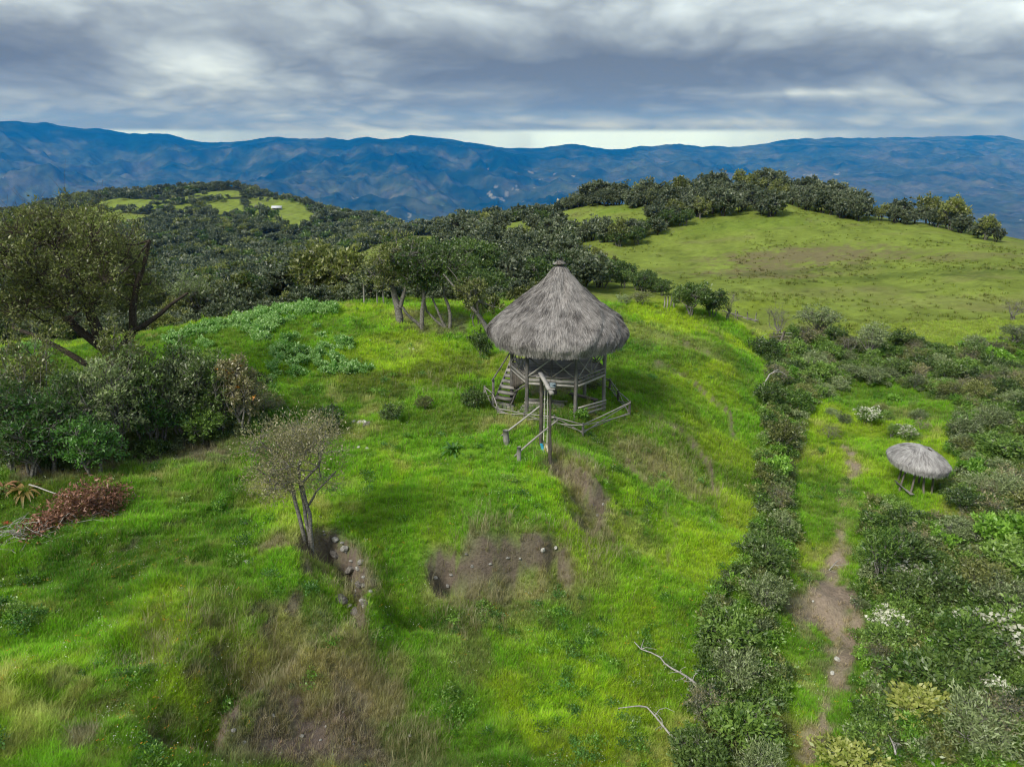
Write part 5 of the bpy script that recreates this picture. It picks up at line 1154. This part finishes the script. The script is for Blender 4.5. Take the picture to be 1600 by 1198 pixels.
# undergrowth filling the thickets between the shrubs
def undergrowth():
    rng = np.random.default_rng(15); X_ = []
    regs = [TH, UP, [(1690,590),(2100,620),(2300,1215),(1670,1215)], BL, [(1170,520),(1200,560),(1195,640),(1180,760),(1175,860),(1100,960),(1090,1080),(1050,1210),(1215,1215),(1225,1080),(1215,960),(1240,860),(1235,760),(1255,660),(1235,560)],
            [(0,735),(90,742),(200,728),(300,700),(400,680),(440,660),(420,600),(300,600),(150,620),(0,640)]]
    den = [9, 5, 7, 4, 9, 6]
    for R_, d_ in zip(regs, den):
        pol = np.array([G(*p)[:2] for p in R_]); a = pol.min(0); b = pol.max(0); n = int((b-a).prod()*d_); q = a+(b-a)*rng.random((n, 2)); X_.append(q[inside(q[:, 0], q[:, 1], pol)])
    q = np.concatenate(X_); q = q[~((np.abs(q[:, 0]-SHEL[0]+.2) < 1.7) & (q[:, 1]-SHEL[1] < 2) & (q[:, 1]-SHEL[1] > -3.0))]; n = len(q); print('undergrowth', n); protos = []
    for s in range(6):
        pl = plant(f'under{s}', H=.7, W=.9, lobes=6, ncl=6, nl=10, leaf=.12, asp=.42, clr=.13, stems=3, tr=.010, mat=('mid', 'dark', 'grey', 'fern', 'olive', 'mid')[s], seed=720+s); protos.append(pl[0])
    scatter_object('undergrowth', np.c_[q, height(q[:, 0], q[:, 1])], protos, rng.uniform(.5, 1.15, n), rng.uniform(0, 6.28, n))
undergrowth()
def crop():
    rng = np.random.default_rng(16); X_ = []
    for R_, d_ in (([(262,552),(262,536),(300,520),(380,500),(440,486),(480,480),(515,484),(530,492),(470,500),(425,515),(430,532),(380,545),(300,555)], 3.6), ([(455,520),(520,512),(545,535),(590,565),(575,590),(520,592),(440,592),(430,560)], 2.0), ([(0,560),(30,548),(75,545),(75,575),(0,590)], 3.0), ([(420,600),(440,585),(470,560),(440,540)], 2.0)):
        pol = np.array([G(*p)[:2] for p in R_]); a = pol.min(0); b = pol.max(0); n = int((b-a).prod()*d_); q = a+(b-a)*rng.random((n, 2)); q = q[inside(q[:, 0], q[:, 1], pol)]; q = q[fbm(q[:, 0]/2.4, q[:, 1]/2.4, 3, 403) > -.28]; X_.append(q)
    q = np.concatenate(X_); n = len(q); print('crop', n); protos = []
    for s in range(4):
        pl = plant(f'crop{s}', H=.75, W=.75, lobes=4, ncl=5, nl=14, leaf=.16, asp=.5, clr=.2, stems=2, tr=.012, mat='crop', seed=760+s, up=.9); protos.append(pl[0])
    scatter_object('crop_plants', np.c_[q, height(q[:, 0], q[:, 1])], protos, rng.uniform(.6, 1.15, n), rng.uniform(0, 6.28, n))
crop()
def flecks():
    rng = np.random.default_rng(17); n = 9000; y = 10+np.exp(rng.uniform(math.log(3), math.log(50), n)); x = rng.uniform(-1, 1, n)*(y*.75+4)
    col, cov, wood = ground_colour(x, y); k = (fbm(x/3, y/3, 3, 421) > .05) & (wood < .3) & (cov > .7) & (x < 12+y*.1); x, y = x[k], y[k]; n = len(x)
    protos = []
    for s, c in enumerate(('flower', 'flower', 'orange')):
        cc = rng.normal(0, .05, (5, 3))*np.array([1, 1, .2])+np.array([0, 0, .2]); V, q = leaf_geo(cc, np.tile([0, 0, .2], (5, 1)), .022 if s < 2 else .02, .9, rng, 1.5, .5); protos.append(mesh_np('meadow_flower', V, quads=q, mat=LM[c]))
    scatter_object('meadow_flowers', np.c_[x, y, height(x, y)], protos, rng.uniform(.7, 1.5, n), rng.uniform(0, 6.28, n))
flecks()
def pasture():
    rng = np.random.default_rng(18); n = 16000; y = np.exp(rng.uniform(math.log(64), math.log(215), n)); x = y*rng.uniform(.02, .95, n)
    k = inside(x, y, HILL) & (fbm(x/9, y/9, 3, 431)+rng.normal(0, .3, n) > .25); x, y = x[k], y[k]; n = len(x); print('pasture', n)
    col, _, _ = ground_colour(x, y)
    protos = [tuft(80+k_, 16, .30, .28, .035, M_BLADE, .9) for k_ in range(4)]
    scatter_object('pasture_tussocks', np.c_[x, y, height(x, y)], protos, rng.uniform(.6, 1.7, n), rng.uniform(0, 6.28, n), tint=col*rng.uniform(.35, .9, (n, 1)))
pasture()
# ------------------------------------------------------------------ single plants and dead wood near by
def rosette(px, py, r, n, mat, label, name, cat, seed, wd=.07, up=.5, lift=0.0, group=None):
    p = G(px, py); rng = np.random.default_rng(seed); s = root(name, (p[0], p[1], p[2]+lift), label, cat, group)
    for k in range(n):
        a = k*2.4; el_ = rng.uniform(.15, 1.0)*up*1.6; L = r*rng.uniform(.75, 1.15); d = np.array([math.cos(a)*math.cos(el_), math.sin(a)*math.cos(el_), math.sin(el_)]); sd_ = np.array([-math.sin(a), math.cos(a), 0])
        P = [d*L*f+np.array([0, 0, -.55*L*f*f*f]) for f in (0, .3, .6, .85, 1.0)]; W_ = [wd*.6, wd, wd*.85, wd*.5, .004]
        V = np.concatenate([[q-sd_*w_/2+(0, 0, .012), q-(0, 0, .012), q+sd_*w_/2+(0, 0, .012)] for q, w_ in zip(P, W_)]); q_ = [(i*3+j, i*3+j+1, i*3+j+4, i*3+j+3) for i in range(4) for j in range(2)]
        link('leaf', mesh_np('leaf', V, quads=q_, mat=mat), s)
    return s
rosette(38, 768, .80, 26, LM['brom'], 'yellow-green bromeliad rosette with orange leaf tips in front of the left thicket', 'bromeliad', 'bromeliad', 3, .15)
rosette(4, 765, .85, 24, leaf_mat('rust_bromeliad', (.22, .09, .04), (.46, .26, .15)), 'rust-coloured bromeliad rosette at the left edge', 'bromeliad', 'bromeliad', 4, .15)
rosette(6, 822, .45, 18, LM['redb'], 'red bromeliad on the end of the dead branch heap at the left edge', 'bromeliad', 'bromeliad', 5, .14)
rosette(708, 705, .85, 30, LM['lush'], 'dark clump of long drooping leaves on the lawn left of the lookout', 'leafy_clump', 'plant', 6, .13, .7)
rosette(735, 640, .7, 20, LM['lush'], 'broad-leaved plant left of the low pole fence', 'leafy_clump', 'plant', 8, .14, .7)
for k, (px, py, dz, lab) in enumerate([(52, 560, 6.3, 'yellow-green bromeliad perched in the fork of the big tree'), (88, 640, 7.4, 'red bromeliad perched on a limb of the big tree')]):
    pass
def dead_heap():
    rng = np.random.default_rng(21); a = G(12, 845); b = G(190, 785); r = root('dead_branch_heap', tuple(G(90, 825)), 'heap of cut branches with dead brown leaves and tangled grey twigs on the grass', 'brush heap'); o = np.array(r.location)
    n = 6500; t = rng.beta(1.4, 1.3, n); c = a+(b-a)*t[:, None]; c = c+rng.normal(0, 1, (n, 3))*np.array([.28, .42, 0]); env = .40+1.25*np.exp(-((t-.62)/.2)**2)+.35*np.exp(-((t-.97)/.06)**2); c[:, 2] = height(c[:, 0], c[:, 1])+rng.random(n)**.8*env*.85
    m = t > .22; V, q = leaf_geo(c[m]-o, unit(rng.normal(0, 1, (m.sum(), 3))), .15, .36, rng, .1); link('dead_leaves', mesh_np('dead_leaves', V, quads=q, mat=LM['brown']), r)
    segs = []
    for k in range(230):
        t = rng.random()**1.6*.9; s = a+(b-a)*t+rng.normal(0, 1, 3)*np.array([.25, .35, 0]); s[2] = hz(s[0], s[1])+rng.random()*.35; e = s+np.array([rng.normal(0, .5), rng.normal(0, .35), rng.normal(.0, .18)]); e[2] = max(e[2], hz(e[0], e[1])+.03); segs += curve(s-o, e-o, .014, .005, rng, 3, .16)
    V, q = tubes(segs, 4); link('twigs', mesh_np('twigs', V, quads=q, mat=B_PALE), r)
    s = G(48, 766)+(0, 0, .25); e = G(115, 795)+(0, 0, .5); V, q = tubes(curve(s-o, e-o, .035, .02, rng, 4, .04), 7); link('branch', mesh_np('branch', V, quads=q, mat=B_PALE), r)
dead_heap()
def dead_branch(pts, r0, label, seed, lift=.5, twigs=10):
    rng = np.random.default_rng(seed); P = [G(px, py)+(0, 0, l) for (px, py, l) in pts]; r = root('dead_branch', tuple(P[0]), label, 'branch', None); o = P[0]; segs = []; rs = np.linspace(r0, r0*.35, len(P))
    for i in range(len(P)-1): segs += curve(P[i]-o, P[i+1]-o, rs[i], rs[i+1], rng, 3, .05)
    link('limb', mesh_np('limb', *[tubes(segs, 6)[0]], quads=tubes(segs, 6)[1], smooth=True, mat=B_PALE), r); s2 = []
    for k in range(twigs):
        i = rng.integers(0, len(segs)); a = segs[i][0]; s2 += curve(a, a+np.array([rng.normal(0, .32), rng.normal(0, .3), rng.uniform(-.1, .35)]), r0*.35, .006, rng, 3, .15)
    if s2: V, q = tubes(s2, 4); link('twigs', mesh_np('twigs', V, quads=q, mat=B_PALE), r)
dead_branch([(1090,1085,.35),(1062,1068,.45),(1030,1045,.5),(990,1015,.35)], .045, 'upper bleached dead branch sprawling from the hedge over the grass', 31, twigs=12)
dead_branch([(1080,1190,.25),(1045,1160,.35),(1010,1120,.4),(965,1118,.3)], .045, 'lower bleached dead branch reaching from the hedge into the grass', 32)
dead_branch([(1395,1198,.5),(1388,1180,.6),(1372,1160,.7)], .035, 'short crooked pale branch above the yellow shrub at the bottom edge', 33, twigs=3)
dead_branch([(1295,892,.05),(1312,880,.15)], .03, 'small dead stick lying at the left edge of the dirt path', 34, twigs=4)
dead_branch([(1195,612,.2),(1200,606,1.0),(1212,606,1.35),(1226,612,1.1)], .06, 'arching grey dead limb above the top of the hedge', 35, twigs=9)
dead_branch([(1182,550,.9),(1196,541,1.1)], .035, 'short bleached stick poking out at the far top of the hedge', 36, twigs=0)
dead_branch([(735,498,.3),(742,508,.1)], .03, 'thin pale stick leaning below the ridge trees', 37, twigs=0)
# ------------------------------------------------------------------ stones
def stone_mesh(seed, flat=.6):
    rng = np.random.default_rng(seed); bm = __import__('bmesh').new(); __import__('bmesh').ops.create_icosphere(bm, subdivisions=2, radius=1.0)
    k = rng.normal(0, 1, (4, 3)); k = unit(k)
    for v in bm.verts:
        p = np.array(v.co); s = 1.0
        for d in k: s = min(s, .78/max(p@d, .78)) if p@d > .6 else s
        p = p*s*(1+rng.normal(0, .05)); v.co = Vector((p[0], p[1]*.8, p[2]*flat))
    me = bpy.data.meshes.new('stone'); bm.to_mesh(me); bm.free(); return me
def stone_mat(name, c0, c1):
    m, nt, b = principled(name, .9, .15); g = nt.node('ShaderNodeNewGeometry'); n = nt.noise(g.outputs['Position'], 11, 6, .65); nt.link(nt.ramp(n, [(.35, c0), (.68, c1)]), b.inputs['Base Color'])
    bp = nt.node('ShaderNodeBump'); bp.inputs['Strength'].default_value = .6; bp.inputs['Distance'].default_value = .03; nt.link(n, bp.inputs['Height']); nt.link(bp.outputs[0], b.inputs['Normal']); return m
M_ST = stone_mat('lichened_grey_stone', (.13, .125, .115), (.42, .41, .38)); M_STW = stone_mat('whitish_stone', (.34, .33, .30), (.66, .65, .60)); M_STD = stone_mat('dark_bank_stone', (.06, .055, .05), (.24, .22, .20))
STN = []
for m_ in (M_ST, M_STW, M_STD):
    L_ = [stone_mesh(900+k, .55+.1*(k % 3)) for k in range(4)]
    for me_ in L_: me_.materials.append(m_)
    STN.append(L_)
def stones(spots, kind, label, group, smin, smax, sink=.25):
    for (px, py) in spots:
        j = 4 if len(spots) > 6 else 0
        p = G(px+RNG.normal(0, j), py+RNG.normal(0, j)); s = smin+(smax-smin)*RNG.random()**(2 if j else 1); o = link('stone', STN[kind][RNG.integers(4)], loc=(p[0], p[1], p[2]+s*(.5-sink)), label=label, category='stone', group=group); o.scale = (s, s, s); o.rotation_euler = (RNG.normal(0, .3), RNG.normal(0, .3), RNG.uniform(0, 6.28))
stones([(505,832),(514,836),(523,841),(531,848),(538,853),(545,862),(549,872),(556,883),(562,893),(568,905),(572,917),(574,930),(571,942),(566,953),(560,945),(552,935),(556,918),(547,905),(540,925),(548,950),(535,960),(562,930)], 0, 'grey stone set in the curved bank beside the mound tree', 'stones of the curved bank', .06, .24, .5)
stones([(545,890),(552,902),(538,940),(560,912),(528,862),(568,936),(556,955)], 2, 'dark earthy stone in the face of the curved bank', 'dark stones of the curved bank', .12, .26, .5)
stones([(553,660),(562,662),(570,661)], 1, 'pale flat stone in the little pile beside the dark dense bush', 'pale stones beside the dark bush', .14, .20)
stones([(577,663),(572,666)], 2, 'dark stone in the little pile beside the dark dense bush', 'dark stones beside the dark bush', .16, .2)
stones([(388,881)], 1, 'single pale boulder in the grass left of the mound', None, .16, .17)
stones([(384,821)], 0, 'small upright grey stone in the grass left of the mound tree', None, .14, .15, .0)
stones([(848,862),(868,857)], 1, 'pale stone sticking out of the grassy bank below the swing', 'pale stones in the bank below the swing', .09, .12, .1)
stones([(790,872),(765,885),(700,900),(696,922),(812,878),(742,893),(680,905),(730,870),(938,802),(940,790)], 0, 'grey stone in the bare earth of the middle bank', 'grey stones of the middle bank', .07, .14, .1)
stones([(95,1130),(100,1136),(105,1128),(110,1140),(98,1146),(90,1142),(106,1150),(112,1133),(75,1168),(82,1172),(66,1176),(78,1162),(118,1146),(70,1144)], 1, 'small whitish stone in the scatter at the bottom left', 'whitish stones at the bottom left', .05, .11, .1)
stones([(148,1172),(165,1175),(108,1190)], 0, 'grey stone in the grass near the bottom left scatter', 'grey stones at the bottom left', .09, .13)
stones([(365,1142),(388,1160),(425,1120),(470,1150),(505,1128),(535,1110),(560,1160),(610,1132),(440,1175),(520,1180),(450,1090),(588,1175),(640,1140),(500,1165),(627,1098)], 0, 'pebble-sized stone in the bare dry bank at the bottom', 'stones of the dry bottom bank', .04, .09, .1)
stones([(1308,1031),(1300,1052)], 1, 'flat white stone on the grassy part of the dirt path', 'white stones on the path', .10, .14)
stones([(1238,983),(1250,905),(1246,1198),(1270,940)], 1, 'small pale stone at the left side of the dirt path', 'pale stones left of the path', .05, .09)
stones([(865,583),(744,565)], 1, 'white stone on the lawn behind the lookout', 'white stones on the lawn behind the lookout', .09, .13)
stones([(578,532),(640,545),(646,546),(560,700),(574,702)], 1, 'pale flat stone lying in the open lawn', 'pale stones in the open lawn', .08, .13)
stones([(978,370),(985,372),(990,371)], 1, 'pale rock below the curving hedgerow on the hill', 'pale rocks below the curving hedgerow', .5, .8)
# ------------------------------------------------------------------ fences beyond the ridge
def posts(spots, h, label, group, r=.07):
    for (px, py) in spots:
        p = G(px, py); o = root('fence_post', tuple(p), label, 'fence post', group); piece('log', o, pole((0, 0, -.3), (RNG.normal(0, .06), 0, h*RNG.uniform(.85, 1.1)), r, r*.8, 7, 3, .02), M_PALEW)
posts([(569,474)], 1.8, 'lone pale fence post on the ridge edge behind the lawn', None, .08)
posts([(590,476),(600,474)], 1.1, 'short crooked stake right of the lone pale fence post', 'short stakes by the lone fence post')
posts([(1038,480),(1042,481),(1047,480),(1053,482)], 1.0, 'short grey stake in the broken fence left of the rounded dark tree', 'stakes left of the rounded dark tree')
posts([(1148,497),(1152,499),(1168,500),(1180,503)], 1.1, 'grey stake of the broken fence beyond the ridge', 'stakes of the broken fence', .08)
def rail_fence():
    a = G(1130, 492); b = G(1185, 508); f = root('broken_fence', tuple(a), 'tumbledown fence of grey poles lying along the far edge of the ridge', 'fence'); o = a
    for k in range(7):
        t = k/7; p = a+(b-a)*t+(0, RNG.normal(0, .3), .2+.3*RNG.random()); q = a+(b-a)*min(t+.35, 1)+(0, RNG.normal(0, .3), .3+.35*RNG.random()); piece('rail', f, pole(p-o, q-o, .06, .045, 6, 3, .04), M_DARKW if k % 2 else M_GREY)
    c = G(1213, 548); f = root('wire_fence_corner', tuple(c), 'leaning dark corner post with four thin pale rails at the far end of the hedge', 'fence'); o = c
    piece('corner_post', f, pole((0, 0, -.3), (.62, .3, 1.65), .12, .10, 8, 3, .02), M_DARKW)
    for k in range(4): piece('rail', f, pole((-.9+.3*k*.5, .1, .55+.32*k), (1.3, .4, .62+.27*k), .025, .02, 5, 2, .02), M_PALEW)
rail_fence()
# ------------------------------------------------------------------ the distant house
def house():
    p = G(433, 328, 300); s = 1.0; h = root('distant_house', tuple(p+(0, 0, -.3)), 'tiny tin-roofed farmhouse on the meadow of the far left hill', 'house'); h.rotation_euler = (0, 0, .12)
    def box(nm, x0, y0, z0, x1, y1, z1, mat): V = [(x, y, z) for z in (z0, z1) for (x, y) in ((x0, y0), (x1, y0), (x1, y1), (x0, y1))]; return link(nm, mesh_np(nm, V, quads=[(3,2,1,0),(4,5,6,7),(0,1,5,4),(1,2,6,5),(2,3,7,6),(3,0,4,7)], mat=mat), h)
    mw = stone_mat('adobe_wall', (.20, .17, .14), (.32, .28, .23)); md_ = stone_mat('dark_opening', (.02, .02, .02), (.04, .035, .03)); mt, nt, b = principled('galvanised_roof', .45, .5); b.inputs['Base Color'].default_value = (.58, .60, .66, 1)
    box('wall', -3.6, -2, -.5, 3.6, 2, 2.3, mw); box('door', .4, -2.06, .1, 1.3, -1.99, 2.0, md_); box('window', -2.3, -2.06, .9, -1.3, -1.99, 1.7, md_); box('window', 2.1, -2.06, .9, 3.0, -1.99, 1.7, md_)
    V = [(-4.2, -2.9, 2.15), (4.2, -2.9, 2.15), (4.2, 0, 3.7), (-4.2, 0, 3.7), (4.2, 2.7, 2.2), (-4.2, 2.7, 2.2)]; V = V+[(x, y, z-.12) for x, y, z in V]
    link('roof', mesh_np('roof', V, quads=[(0,1,2,3),(3,2,4,5),(7,6,9,8),(8,9,11,10),(0,6,7,1),(5,4,10,11),(1,7,8,2),(0,3,9,6),(2,8,10,4),(3,5,11,9)], mat=mt), h)
house()
